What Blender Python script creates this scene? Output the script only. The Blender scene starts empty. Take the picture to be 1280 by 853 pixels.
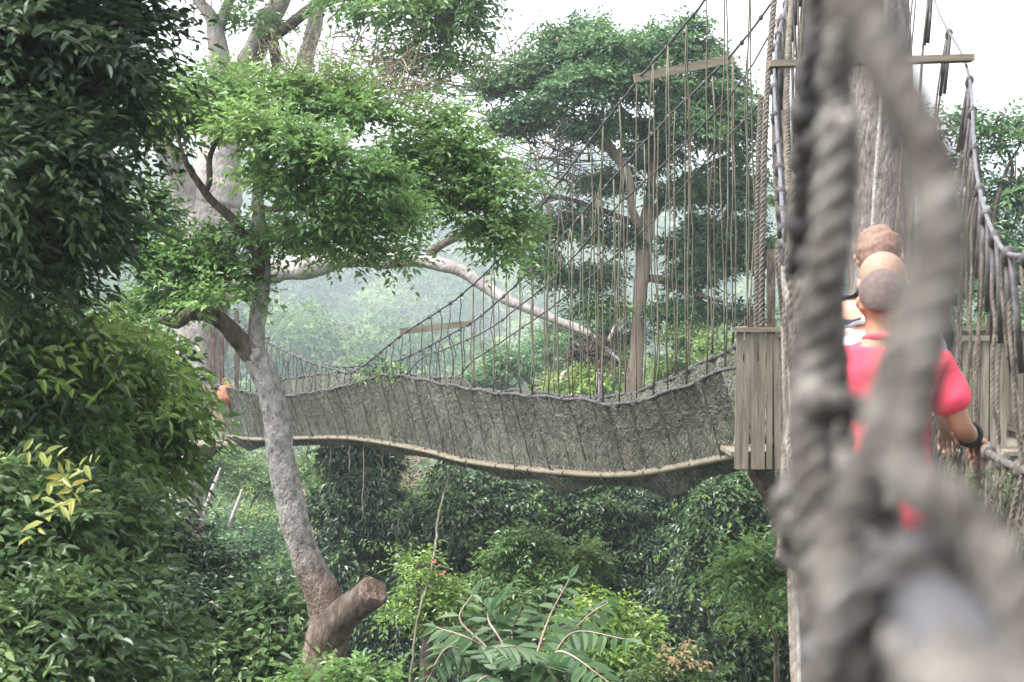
import bpy, bmesh, math, random
import numpy as np
from mathutils import Vector, Matrix, noise as mnoise

rng = np.random.default_rng(11)
random.seed(5)
S = bpy.context.scene
C = S.collection
R = math.radians
CZ = 28.0                     # camera height above the valley floor
FPX = 2388.0                  # focal length in photo pixels (1280 wide)
PITCH = math.atan(26.5 / FPX)
cp, sp_ = math.cos(PITCH), math.sin(PITCH)


def P(px, py, d):
    """world point seen at photo pixel (px,py) at ground distance d"""
    xc, yc = (px - 640) / FPX, (426.5 - py) / FPX
    y = cp + yc * sp_
    z = -sp_ + yc * cp
    s = d / y
    return np.array([xc * s, d, CZ + z * s])


# ------------------------------------------------------------------ helpers
def nrm(v):
    return v / np.maximum(np.linalg.norm(v, axis=-1, keepdims=True), 1e-9)


class MB:
    """collects vertices and quads for ONE mesh"""
    def __init__(self):
        self.v, self.f, self.t, self.n = [], [], [], 0

    def add(self, V, F, T=None):
        V = np.asarray(V, float).reshape(-1, 3)
        self.v.append(V)
        self.f.append(np.asarray(F, int).reshape(-1, 4) + self.n)
        self.t.append(np.full(len(V), .5) if T is None else np.asarray(T, float))
        self.n += len(V)

    def tube(self, pts, rad, n=8, cap=True):
        pts = np.asarray(pts, float)
        k = len(pts)
        rad = np.broadcast_to(np.asarray(rad, float), (k,)).copy()
        if cap:
            pts = np.vstack([pts[:1], pts, pts[-1:]])
            rad = np.concatenate([[1e-4], rad, [1e-4]])
            k += 2
        tan = np.gradient(pts, axis=0)
        if cap:
            tan[0] = tan[1]
            tan[-1] = tan[-2]
        tan = nrm(tan)
        ref = np.array([0, 0, 1.0]) if abs(tan[k // 2][2]) < .9 else np.array([1.0, 0, 0])
        u = np.cross(tan[0], ref)
        u = u / max(np.linalg.norm(u), 1e-9)
        U = np.zeros((k, 3))
        for i in range(k):
            u = u - tan[i] * np.dot(u, tan[i])
            l = np.linalg.norm(u)
            if l < 1e-6:
                u = np.cross(tan[i], [0.3, .5, .81])
                l = np.linalg.norm(u)
            u = u / l
            U[i] = u
        W = np.cross(tan, U)
        a = np.arange(n) * 2 * math.pi / n
        V = pts[:, None] + rad[:, None, None] * (np.cos(a)[None, :, None] * U[:, None] + np.sin(a)[None, :, None] * W[:, None])
        i, j = np.meshgrid(np.arange(k - 1), np.arange(n), indexing='ij')
        j2 = (j + 1) % n
        F = np.stack([i * n + j, i * n + j2, (i + 1) * n + j2, (i + 1) * n + j], -1)
        self.add(V, F)

    def rope(self, pts, r, pitch=.07, n=5, step=6):
        """three twisted strands"""
        p = resample(np.asarray(pts, float), pitch / step)
        k = len(p)
        tan = nrm(np.gradient(p, axis=0))
        ref = np.array([0, 1.0, 0]) if abs(tan[k // 2][1]) < .9 else np.array([1.0, 0, 0])
        U = nrm(np.cross(tan, ref))
        W = np.cross(tan, U)
        ph = np.arange(k) / step * 2 * math.pi
        for s in range(3):
            a = ph + s * 2 * math.pi / 3
            q = p + .5 * r * (np.cos(a)[:, None] * U + np.sin(a)[:, None] * W)
            self.tube(q, r * .56, n)

    def box(self, c, h, rot=None):
        c = np.asarray(c, float)
        s = np.array([[x, y, z] for x in (-1, 1) for y in (-1, 1) for z in (-1, 1)], float) * np.asarray(h, float)
        if rot is not None:
            s = s @ np.asarray(rot, float).T
        self.add(s + c, [[0, 1, 3, 2], [4, 6, 7, 5], [0, 4, 5, 1], [2, 3, 7, 6], [0, 2, 6, 4], [1, 5, 7, 3]])

    def beam(self, a, b, w, t, up=(0, 0, 1)):
        a, b = np.asarray(a, float), np.asarray(b, float)
        d = b - a
        L = np.linalg.norm(d)
        d = d / L
        s = np.cross(d, up)
        s = s / np.linalg.norm(s)
        u = np.cross(s, d)
        self.box((a + b) / 2, (L / 2, w / 2, t / 2), np.stack([d, s, u], 1))

    def build(self, name, mat, parent=None, smooth=False, tint=False):
        V, F = np.concatenate(self.v), np.concatenate(self.f)
        me = bpy.data.meshes.new(name)
        me.vertices.add(len(V))
        me.vertices.foreach_set('co', V.astype(np.float32).ravel())
        me.loops.add(len(F) * 4)
        me.loops.foreach_set('vertex_index', F.astype(np.int32).ravel())
        me.polygons.add(len(F))
        me.polygons.foreach_set('loop_start', np.arange(0, len(F) * 4, 4, dtype=np.int32))
        me.polygons.foreach_set('use_smooth', np.full(len(F), smooth))
        if tint:
            at = me.attributes.new('tint', 'FLOAT', 'POINT')
            at.data.foreach_set('value', np.concatenate(self.t).astype(np.float32))
        me.update(calc_edges=True)
        me.validate()
        me.materials.append(mat)
        o = bpy.data.objects.new(name, me)
        C.objects.link(o)
        if parent:
            child(o, parent)
        return o


def child(o, p):
    o.parent = p
    root = p
    loc = Vector(p.location)
    while root.parent:
        root = root.parent
        loc += Vector(root.location)
    # meshes are modelled in world space: undo the thing's own place
    if p.type == 'EMPTY' or p.parent is None:
        o.matrix_parent_inverse = Matrix.Translation(-Vector(p.location))


def thing(name, label, cat, loc=(0, 0, 0), group=None):
    o = bpy.data.objects.new(name, None)
    C.objects.link(o)
    o.location = loc
    o.empty_display_size = .2
    return tag(o, label, cat, group)


def tag(o, label, cat, group=None):
    o['label'] = label
    o['category'] = cat
    if group:
        o['group'] = group
    return o


def cat_rom(pts, n=12):
    p = np.asarray(pts, float)
    p = np.vstack([2 * p[0] - p[1], p, 2 * p[-1] - p[-2]])
    t = np.linspace(0, 1, n, endpoint=False)[:, None]
    out = []
    for i in range(1, len(p) - 2):
        a, b, c, d = p[i - 1], p[i], p[i + 1], p[i + 2]
        out.append(.5 * (2 * b + (c - a) * t + (2 * a - 5 * b + 4 * c - d) * t ** 2 + (3 * b - a - 3 * c + d) * t ** 3))
    out.append(p[-2:-1])
    return np.vstack(out)


def resample(p, step):
    s = np.concatenate([[0], np.cumsum(np.linalg.norm(np.diff(p, axis=0), axis=1))])
    n = max(2, int(s[-1] / step) + 1)
    q = np.linspace(0, s[-1], n)
    return np.stack([np.interp(q, s, p[:, i]) for i in range(3)], 1)


def prof(table):
    a = np.array(table, float)
    q = cat_rom(a, 10)
    o = np.argsort(q[:, 0], kind='stable')
    return lambda x: np.interp(x, q[o, 0], q[o, 1])


# ---------------------------------------------------------------- materials
def new_mat(name):
    m = bpy.data.materials.new(name)
    m.use_nodes = True
    nt = m.node_tree
    b = nt.nodes['Principled BSDF']
    return m, nt, b


def noise_mat(name, cols, scale=6, rough=.85, bump=.3, stretch=(1, 1, 1), detail=6, bscale=None, spec=.25, bdist=.02):
    m, nt, b = new_mat(name)
    N, L = nt.nodes.new, nt.links.new
    tc = N('ShaderNodeTexCoord')
    mp = N('ShaderNodeMapping')
    mp.inputs['Scale'].default_value = stretch
    L(tc.outputs['Object'], mp.inputs['Vector'])
    nz = N('ShaderNodeTexNoise')
    nz.inputs['Scale'].default_value = scale
    nz.inputs['Detail'].default_value = detail
    nz.inputs['Roughness'].default_value = .65
    L(mp.outputs['Vector'], nz.inputs['Vector'])
    cr = N('ShaderNodeValToRGB')
    el = cr.color_ramp.elements
    k = len(cols)
    el[0].position, el[1].position = .3, .7
    for i in range(1, k - 1):
        el.new(.3 + .4 * i / (k - 1))
    for i, c in enumerate(cols):
        el[i].color = (*c, 1)
    L(nz.outputs['Fac'], cr.inputs['Fac'])
    L(cr.outputs['Color'], b.inputs['Base Color'])
    b.inputs['Roughness'].default_value = rough
    b.inputs['Specular IOR Level'].default_value = spec
    if bump:
        n2 = N('ShaderNodeTexNoise')
        n2.inputs['Scale'].default_value = bscale or scale * 4
        n2.inputs['Detail'].default_value = 5
        L(mp.outputs['Vector'], n2.inputs['Vector'])
        bp = N('ShaderNodeBump')
        bp.inputs['Strength'].default_value = bump
        bp.inputs['Distance'].default_value = bdist
        L(n2.outputs['Fac'], bp.inputs['Height'])
        L(bp.outputs['Normal'], b.inputs['Normal'])
    return m


def leaf_mat(name, dark, mid, light, trans=.3, rough=.36, spec=.45):
    m, nt, b = new_mat(name)
    N, L = nt.nodes.new, nt.links.new
    at = N('ShaderNodeAttribute')
    at.attribute_name = 'tint'
    cr = N('ShaderNodeValToRGB')
    el = cr.color_ramp.elements
    el[0].position, el[1].position = .1, .9
    e = el.new(.5)
    el[0].color, e.color, el[2].color = (*dark, 1), (*mid, 1), (*light, 1)
    L(at.outputs['Fac'], cr.inputs['Fac'])
    L(cr.outputs['Color'], b.inputs['Base Color'])
    b.inputs['Roughness'].default_value = rough
    b.inputs['Specular IOR Level'].default_value = spec
    tr = N('ShaderNodeBsdfTranslucent')
    hs = N('ShaderNodeHueSaturation')
    hs.inputs['Hue'].default_value = .485
    hs.inputs['Value'].default_value = 1.5
    L(cr.outputs['Color'], hs.inputs['Color'])
    L(hs.outputs['Color'], tr.inputs['Color'])
    mx = N('ShaderNodeMixShader')
    mx.inputs['Fac'].default_value = trans
    L(b.outputs['BSDF'], mx.inputs[1])
    L(tr.outputs['BSDF'], mx.inputs[2])
    L(mx.outputs['Shader'], nt.nodes['Material Output'].inputs['Surface'])
    return m


def plain(name, col, rough=.7, spec=.3):
    m, nt, b = new_mat(name)
    b.inputs['Base Color'].default_value = (*col, 1)
    b.inputs['Roughness'].default_value = rough
    b.inputs['Specular IOR Level'].default_value = spec
    return m


M = dict(
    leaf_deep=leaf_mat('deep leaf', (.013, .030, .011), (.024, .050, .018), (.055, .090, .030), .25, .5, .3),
    leaf_mid=leaf_mat('mid leaf', (.030, .068, .020), (.058, .118, .030), (.115, .185, .045), .3),
    leaf_low=leaf_mat('glossy leaf', (.034, .066, .024), (.066, .120, .040), (.120, .190, .062), .28, .42, .45),
    leaf_bright=leaf_mat('bright leaf', (.055, .125, .036), (.105, .200, .056), (.175, .275, .085), .4),
    leaf_tall=leaf_mat('tall tree leaf', (.036, .085, .034), (.062, .138, .050), (.105, .195, .070), .3),
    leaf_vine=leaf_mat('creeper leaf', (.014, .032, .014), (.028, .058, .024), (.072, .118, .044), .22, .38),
    leaf_lime=leaf_mat('lime leaf', (.085, .160, .030), (.145, .240, .045), (.230, .310, .070), .36),
    leaf_yellow=leaf_mat('yellow leaf', (.15, .19, .04), (.24, .26, .06), (.36, .26, .08), .36),
    leaf_peach=leaf_mat('peach leaf', (.30, .20, .10), (.42, .28, .15), (.50, .36, .20), .36),
    leaf_red=leaf_mat('red leaf', (.30, .04, .05), (.38, .07, .08), (.42, .12, .10), .36),
    leaf_far=leaf_mat('far leaf', (.026, .062, .026), (.070, .135, .046), (.165, .235, .075), .25, .6, .2),
    leaf_pale=leaf_mat('pale broad leaf', (.028, .066, .026), (.045, .095, .036), (.080, .140, .056), .3, .5, .3),
    bark_pale=noise_mat('pale lichen bark', [(.06, .054, .049), (.26, .246, .232), (.43, .415, .40)], 17, .92, 1.0, (1, 1, .7), 9, 55, bdist=.03),
    bark_white=noise_mat('white giant bark', [(.12, .105, .09), (.27, .245, .23), (.41, .385, .37)], 2.6, .92, .9, (1, 1, .5), 9, 16, bdist=.06),
    bark_brown=noise_mat('brown bark', [(.03, .022, .018), (.085, .064, .052), (.16, .132, .112)], 16, .92, 1.0, (1, 1, .4), 7, 24, bdist=.03),
    bark_tan=noise_mat('tan bark', [(.13, .095, .07), (.25, .19, .15), (.36, .30, .25)], 2, .9, .5, (1, 1, .3), 7, 9, bdist=.04),
    bark_grey=noise_mat('grey furrowed bark', [(.10, .085, .078), (.18, .155, .145), (.28, .255, .24)], 7, .95, .9, (1.6, 1.6, .5), 8, 22, bdist=.05),
    cut_wood=noise_mat('old cut wood', [(.075, .05, .04), (.13, .09, .07), (.19, .14, .115)], 22, .9, .8, bscale=60, bdist=.02),
    twig=noise_mat('dry twig', [(.10, .085, .06), (.20, .17, .12)], 8, .9, 0),
    wood=noise_mat('weathered plank', [(.075, .064, .048), (.16, .14, .11), (.24, .215, .18)], 9, .85, .4, (2.2, 2.2, .22), 7, 30, bdist=.01),
    beam=noise_mat('weathered beam', [(.10, .085, .062), (.17, .15, .115), (.24, .22, .18)], 8, .85, .4, (.3, .3, 2), 7, 30, bdist=.01),
    rope=noise_mat('weathered rope', [(.06, .052, .042), (.115, .10, .083), (.19, .172, .15)], 25, .95, .3, detail=5, bscale=160, bdist=.004),
    rope_near=noise_mat('grey hemp rope', [(.022, .019, .017), (.078, .070, .063), (.19, .18, .165)], 55, .95, .6, detail=6, bscale=220, bdist=.003),
    rope_white=noise_mat('bleached rope', [(.16, .148, .13), (.29, .275, .25), (.42, .405, .38)], 30, .95, .3, detail=5, bscale=160, bdist=.004),
    rope_moss=noise_mat('mossy cord', [(.05, .046, .032), (.095, .087, .062), (.16, .148, .115)], 3, .95, 0),
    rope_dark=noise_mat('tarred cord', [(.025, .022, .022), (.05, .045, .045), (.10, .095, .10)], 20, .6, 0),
    cable=noise_mat('dark cable', [(.025, .024, .025), (.05, .047, .05), (.09, .087, .092)], 18, .5, 0),
    steel=noise_mat('grey steel cable', [(.05, .05, .06), (.09, .09, .102), (.15, .15, .165)], 30, .5, .2, bscale=200, bdist=.002),
    sleeve=noise_mat('white worn sleeve', [(.035, .034, .038), (.075, .073, .08)], 8, .5, 0),
    net=noise_mat('olive fishing net', [(.045, .046, .034), (.085, .086, .068), (.145, .146, .122)], 1.6, .95, 0, detail=9),
    net_brown=noise_mat('brown net', [(.05, .044, .036), (.09, .08, .067), (.14, .127, .11)], 3, .95, 0, detail=8),
    ground=noise_mat('forest floor', [(.02, .03, .012), (.04, .055, .02), (.07, .075, .03)], .15, .95, .5, detail=9, bscale=1.5, bdist=.3),
    skin_dark=noise_mat('brown skin', [(.27, .135, .085), (.31, .16, .10)], 14, .5, .05, bscale=120, bdist=.002),
    skin_fair=noise_mat('fair skin', [(.50, .28, .20), (.55, .32, .235)], 14, .5, .05, bscale=120, bdist=.002),
    shirt=noise_mat('coral cotton', [(.66, .06, .10), (.76, .09, .14)], 5, .85, .6, bscale=9, bdist=.02),
    shirt_white=noise_mat('pale cotton', [(.66, .69, .76), (.72, .75, .81)], 10, .85, .2, bscale=9, bdist=.02),
    shirt_dark=noise_mat('dark cotton', [(.02, .024, .034), (.035, .04, .055)], 10, .85, .2, bscale=9, bdist=.02),
    denim=noise_mat('dark denim', [(.03, .04, .07), (.05, .065, .10)], 40, .85, .2, bscale=9, bdist=.02),
    shaved=noise_mat('shaved hair', [(.07, .052, .048), (.12, .09, .085)], 60, .8, .2, bscale=400, bdist=.002),
    blond=noise_mat('short blond hair', [(.19, .125, .09), (.27, .185, .14)], 60, .6, .3, bscale=300, bdist=.003),
    brownhair=noise_mat('short brown hair', [(.10, .06, .045), (.24, .155, .12)], 55, .6, .5, bscale=200, bdist=.006),
    eye=plain('eye', (.03, .02, .015), .2, .5),
    orange=noise_mat('faded orange canvas', [(.22, .085, .05), (.33, .14, .085)], 8, .85, .3, bscale=14, bdist=.03),
    strap=plain('dark wrist strap', (.02, .02, .022), .5),
)


# the curved trunk is wet brown bark low down and pale and lichened higher up
bm = M['bark_pale']
nt = bm.node_tree
b0 = nt.nodes['Principled BSDF']
old = b0.inputs['Base Color'].links[0].from_socket
gx = nt.nodes.new('ShaderNodeNewGeometry')
sx = nt.nodes.new('ShaderNodeSeparateXYZ')
nt.links.new(gx.outputs['Position'], sx.inputs[0])
nz = nt.nodes.new('ShaderNodeTexNoise')
nz.inputs['Scale'].default_value = 6
ad = nt.nodes.new('ShaderNodeMath')
ad.operation = 'ADD'
nt.links.new(sx.outputs['Z'], ad.inputs[0])
nt.links.new(nz.outputs['Fac'], ad.inputs[1])
mr = nt.nodes.new('ShaderNodeMapRange')
mr.inputs['From Min'].default_value = CZ - 2.15 + .5
mr.inputs['From Max'].default_value = CZ - 1.55 + .5
nt.links.new(ad.outputs[0], mr.inputs['Value'])
mm = nt.nodes.new('ShaderNodeMix')
mm.data_type = 'RGBA'
mm.blend_type = 'MULTIPLY'
iv = nt.nodes.new('ShaderNodeMath')
iv.operation = 'SUBTRACT'
iv.inputs[0].default_value = 1
nt.links.new(mr.outputs['Result'], iv.inputs[1])
nt.links.new(iv.outputs[0], mm.inputs['Factor'])
nt.links.new(old, mm.inputs['A'])
mm.inputs['B'].default_value = (.52, .40, .33, 1)
nt.links.new(mm.outputs['Result'], b0.inputs['Base Color'])

# -------------------------------------------------------------------- leaves
def leaf_quads(mb, O, D, Nn, Ln, W, T, fold=.18, droop=.12, fine=False):
    D = nrm(D)
    sd = nrm(np.cross(D, Nn))
    Nn = np.cross(sd, D)
    Ln, W = Ln[:, None], W[:, None]
    dn = np.array([0, 0, -1.0])
    tip = O + D * Ln + dn * Ln * droop
    k = len(O)
    if not fine:
        mid = O + D * Ln * .45
        a = mid + sd * W / 2 + Nn * W * fold
        b = mid - sd * W / 2 + Nn * W * fold
        V = np.stack([O, a, tip, b], 1)
        i = np.arange(k)[:, None] * 4
        mb.add(V, i + np.arange(4)[None], np.repeat(T, 4))
    else:
        m1, m2 = O + D * Ln * .28, O + D * Ln * .66 + dn * Ln * droop * .35
        a1, a2 = m1 + sd * W * .5 + Nn * W * fold, m2 + sd * W * .4 + Nn * W * fold
        b1, b2 = m1 - sd * W * .5 + Nn * W * fold, m2 - sd * W * .4 + Nn * W * fold
        V = np.stack([O, a1, a2, tip, b2, b1], 1)
        i = np.arange(k)[:, None] * 6
        F = np.concatenate([i + np.array([[0, 1, 2, 3]]), i + np.array([[0, 3, 4, 5]])])
        mb.add(V, F, np.repeat(T, 6))


def rand_dir(n, zmin=-1.0):
    z = rng.uniform(zmin, 1, n)
    a = rng.uniform(0, 2 * math.pi, n)
    r = np.sqrt(np.maximum(0, 1 - z * z))
    return np.stack([r * np.cos(a), r * np.sin(a), z], 1)


def sprays(mb, O, D, U, Ls, n, ll, lw, T, droop=.2, ldroop=.15, fine=False, jit=.35, tj=.16):
    """compound sprays: n leaflets along each rachis, alternating sides"""
    k = len(O)
    D = nrm(D)
    sd = nrm(np.cross(D, U))
    for i in range(n):
        t = (i + .7) / n
        s = 1.0 if i % 2 else -1.0
        pos = O + D * (Ls * t)[:, None] + np.array([0, 0, -1.0]) * (Ls * droop * t * t)[:, None]
        last = i == n - 1
        ld = D * (.55 if not last else 1) + sd * (s * (.85 if not last else 0.05)) + rng.normal(0, jit * .6, (k, 3)) + np.array([0, 0, -.18])
        ln = U + rng.normal(0, jit, (k, 3))
        sz = rng.uniform(.7, 1.2, k) * (1 - .25 * abs(t - .45))
        leaf_quads(mb, pos, ld, ln, ll * sz, lw * sz, np.clip(T + rng.normal(0, tj, k), 0, 1), droop=ldroop, fine=fine)


def lobes_world(lobes):
    out = []
    for l in lobes:
        px, py, d, rx, ry = l[:5]
        m = d / FPX
        rd = l[5] if len(l) > 5 else (rx + ry) / 2 * m
        out.append((P(px, py, d), np.array([rx * m, rd, ry * m])))
    return out


def crown(mb, lobes, ll, lw, sl, n=7, dens=1.0, droop=.25, ldroop=.18, fine=False, flat=.6, zmin=-.75, tint=(.45, .17), fill=.5, jit=.35, csize=.42):
    """leaf sprays gathered in clumps spread through each lobe"""
    for c, Rr in lobes_world(lobes):
        full = Rr[0] * Rr[2]
        Rr = np.maximum(Rr * .5, Rr - .5 * sl)
        a = (Rr[0] * Rr[1] * Rr[2]) ** (1 / 3)
        rc = max(csize * a, sl * .55)
        # enough leaves to cover the lobe several times over
        total = dens * 6.5 * math.pi * full / (n * .5 * ll * lw * .7)
        ncl = int(np.clip(3.2 * (a / rc) ** 2, 5, 60))
        dr = rand_dir(ncl, zmin)
        f = rng.uniform(fill, 1.0, ncl) ** .7
        f = np.where(rng.uniform(0, 1, ncl) < .14, f * rng.uniform(1.05, 1.4, ncl), f)
        cc = c + dr * Rr * f[:, None] * .92
        per = max(2, int(total / ncl))
        ct = rng.normal(tint[0], tint[1], ncl)
        rcs = rc * rng.uniform(.6, 1.25, ncl)
        off = rand_dir(ncl * per, -.7)
        rr = rng.uniform(.25, 1, ncl * per) ** .6
        cen = np.repeat(cc, per, 0)
        sc = np.repeat(rcs, per)[:, None]
        O = cen + off * rr[:, None] * sc * np.array([1, 1, flat]) * .85
        cd = np.repeat(nrm(dr * Rr), per, 0)
        D = off * np.array([1, 1, .55]) + cd * .45 + rng.normal(0, .25, O.shape)
        U = nrm(np.array([0, 0, 1.0]) + .35 * off + .25 * cd + rng.normal(0, .25, O.shape))
        T = np.repeat(ct, per) + rng.normal(0, .06, len(O))
        Ls = sl * rng.uniform(.6, 1.25, len(O))
        sprays(mb, O, D, U, Ls, n, ll, lw, T, droop, ldroop, fine, jit)


def drape(mb, lobes, ll, lw, dens=1.0, tint=(.4, .2), fine=False):
    """creepers: overlapping leaves hanging down a lumpy outer surface"""
    parts = []
    for c, Rr in lobes_world(lobes):
        parts.append((c, Rr * .86))
        for d_ in rand_dir(9, -.6):
            parts.append((c + d_ * Rr * rng.uniform(.65, .95), Rr * rng.uniform(.22, .5) * np.array([1, 1, rng.uniform(.8, 1.5)])))
    for c, Rr in parts:
        area = 4 * math.pi * ((Rr[0] * Rr[2]) ** 1.6 / 3 + (Rr[0] * Rr[1]) ** 1.6 / 3 + (Rr[1] * Rr[2]) ** 1.6 / 3) ** (1 / 1.6)
        n = int(dens * 2.2 * area / (ll * lw))
        dr = rand_dir(n, -.85)
        ph = rng.uniform(0, 50, 3)
        q = dr * Rr
        k = 1.0 / (ll * 7)
        lump = np.sin(q[:, 0] * k * 2.1 + ph[0] + np.sin(q[:, 2] * k * .9)) * np.sin(q[:, 1] * k * 1.7 + ph[1]) + .7 * np.sin(q[:, 2] * k * 1.3 + ph[2] + q[:, 0] * k)
        lump2 = np.sin(q[:, 0] * k * 5.1 + ph[2]) * np.sin(q[:, 2] * k * 4.2 + ph[0]) * np.sin(q[:, 1] * k * 4.7)
        f = 1 + .27 * lump + .12 * lump2 - .22 * rng.uniform(0, 1, n) ** 2
        keep = rng.uniform(0, 1, n) < .5 + .45 * np.clip(lump + .25, -1, 1)
        q, dr, f, lump = q[keep], dr[keep], f[keep], lump[keep]
        O = c + q * f[:, None]
        out = nrm(dr / Rr)
        D = np.array([0, 0, -1.0]) * rng.uniform(.1, 1, len(O))[:, None] + out * .6 + rng.normal(0, .45, O.shape)
        U = nrm(out * .8 + np.array([0, 0, .75]) + rng.normal(0, .32, O.shape))
        T = tint[0] + .12 * lump2[keep] + rng.normal(0, tint[1] * .6, len(O))
        # patches of one creeper or another
        T = T + tint[1] * np.sin(q[:, 0] * k * .8 + ph[1]) * np.sin(q[:, 2] * k * .7 + ph[0])
        sz = rng.uniform(.6, 1.3, len(O))
        leaf_quads(mb, O, D, U, ll * sz, lw * sz, np.clip(T, 0, 1), droop=.2, fine=fine)


def limb_path(pts, n=8):
    """pts: (px,py,d,width_px)"""
    w = np.array([P(*p[:3]) for p in pts])
    r = np.array([p[3] * p[2] / FPX / 2 for p in pts])
    q = cat_rom(np.hstack([w, r[:, None]]), n)
    return q[:, :3], np.maximum(q[:, 3], .003)


def gnarl(p, r, amt=.08):
    k = len(p)
    j = np.stack([np.convolve(rng.normal(0, 1, k + 4), np.ones(5) / 5, 'valid') for _ in range(3)], 1)
    return p + j * (r * amt * 2)[:, None], r * (1 + amt * np.convolve(rng.normal(0, 1, k + 2), np.ones(3) / 3, 'valid'))


def branch_to(mb, a, b, r0, r1, n=6, sag=.12):
    a, b = np.asarray(a, float), np.asarray(b, float)
    L = np.linalg.norm(b - a)
    m1 = a + (b - a) * .35 + rng.normal(0, .06 * L, 3) + np.array([0, 0, sag * L])
    m2 = a + (b - a) * .7 + rng.normal(0, .06 * L, 3) + np.array([0, 0, sag * .6 * L])
    p = cat_rom([a, m1, m2, b], 5)
    mb.tube(p, np.linspace(r0, r1, len(p)), n)


def plant(name, label, cat, group, lobes, mat, ll, lw, sl=None, mode='crown', trunk_mat='bark_brown', trunk_r=None, base=None, dens=1.0,
          trunk=True, extra=None, part='crown', **kw):
    """a tree or shrub: trunk to the ground, limbs to every lobe, a crown of leaves"""
    lw_ = lobes_world(lobes)
    cen = np.mean([c for c, _ in lw_], 0)
    bx = base if base is not None else (cen[0], cen[1])
    z0 = ground_z(bx[0], bx[1])
    t = thing(name, label, cat, (bx[0], bx[1], z0), group)
    if trunk:
        mb = MB()
        d = cen[1]
        r = trunk_r or .02 + .0035 * d
        low = min(c[2] - Rr[2] for c, Rr in lw_)
        top = np.array([cen[0], cen[1], low + (cen[2] - low) * .8])
        fork = np.array([bx[0] * .3 + cen[0] * .7, bx[1] * .3 + cen[1] * .7, low + (cen[2] - low) * .1])
        p = resample(np.array([(bx[0], bx[1], z0 - .3), (bx[0] + rng.normal(0, .12), bx[1] + rng.normal(0, .12), z0 + (fork[2] - z0) * .5), fork, top]), .6)
        p[1:-1] += rng.normal(0, r * .15, p[1:-1].shape)
        mb.tube(p, r * np.interp(p[:, 2], [z0, fork[2], top[2] + .01], [1.2, .85, .2]), 8)
        for c, Rr in lw_:
            e = c + np.array([0, 0, .1 * Rr[2]])
            branch_to(mb, fork + (top - fork) * rng.uniform(0, .7), e, r * .38, r * .1)
            for _ in range(5):
                g = c + rand_dir(1, -.2)[0] * Rr * .8
                branch_to(mb, c * .6 + fork * .4 if rng.random() < .4 else e, g, r * .12, r * .03, 4)
        mb.build('trunk', M[trunk_mat], t, True)
    mb = MB()
    if mode == 'crown':
        crown(mb, lobes, ll, lw, sl, dens=dens, **kw)
    else:
        drape(mb, lobes, ll, lw, dens=dens, **kw)
        crown(mb, lobes, ll * 1.1, lw * 1.1, ll * 3.6, n=6, dens=.35, flat=.7, fill=.75, tint=(kw['tint'][0] + .14, .2), csize=.3, droop=.5, ldroop=.3)
    mb.build(part, M[mat], t, tint=True)
    if extra:
        extra(t)
    return t


# ------------------------------------------------------------------ terrain
def sstep(x):
    x = np.clip(x, 0, 1)
    return x * x * (3 - 2 * x)


def ground_z(x, y):
    x, y = np.asarray(x, float), np.asarray(y, float)
    h = 8 * sstep((y - 95) / 150) + 58 * sstep((y - 260) / 640) + 6 * sstep((y - 150) / 120) * np.sin(x * .021 + y * .012)
    h = h + 9 * np.sin(x * .0085 + 2.2) * sstep((y - 300) / 500) + 4 * np.sin(x * .023 + y * .009) * sstep((y - 250) / 300)
    h = h + .5 * np.sin(x * .21) * np.sin(y * .17)
    return h


def build_ground():
    xs = np.linspace(-560, 560, 181)
    ys = np.concatenate([np.linspace(-20, 120, 57), np.linspace(128, 1150, 110)])
    X, Y = np.meshgrid(xs, ys, indexing='ij')
    V = np.stack([X, Y, ground_z(X, Y)], -1)
    i, j = np.meshgrid(np.arange(len(xs) - 1), np.arange(len(ys) - 1), indexing='ij')
    n = len(ys)
    F = np.stack([i * n + j, (i + 1) * n + j, (i + 1) * n + j + 1, i * n + j + 1], -1)
    mb = MB()
    mb.add(V, F)
    o = mb.build('ground', M['ground'], smooth=True)
    o['kind'] = 'structure'
    o['label'] = 'forested valley floor rising to misty hills'


build_ground()


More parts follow.
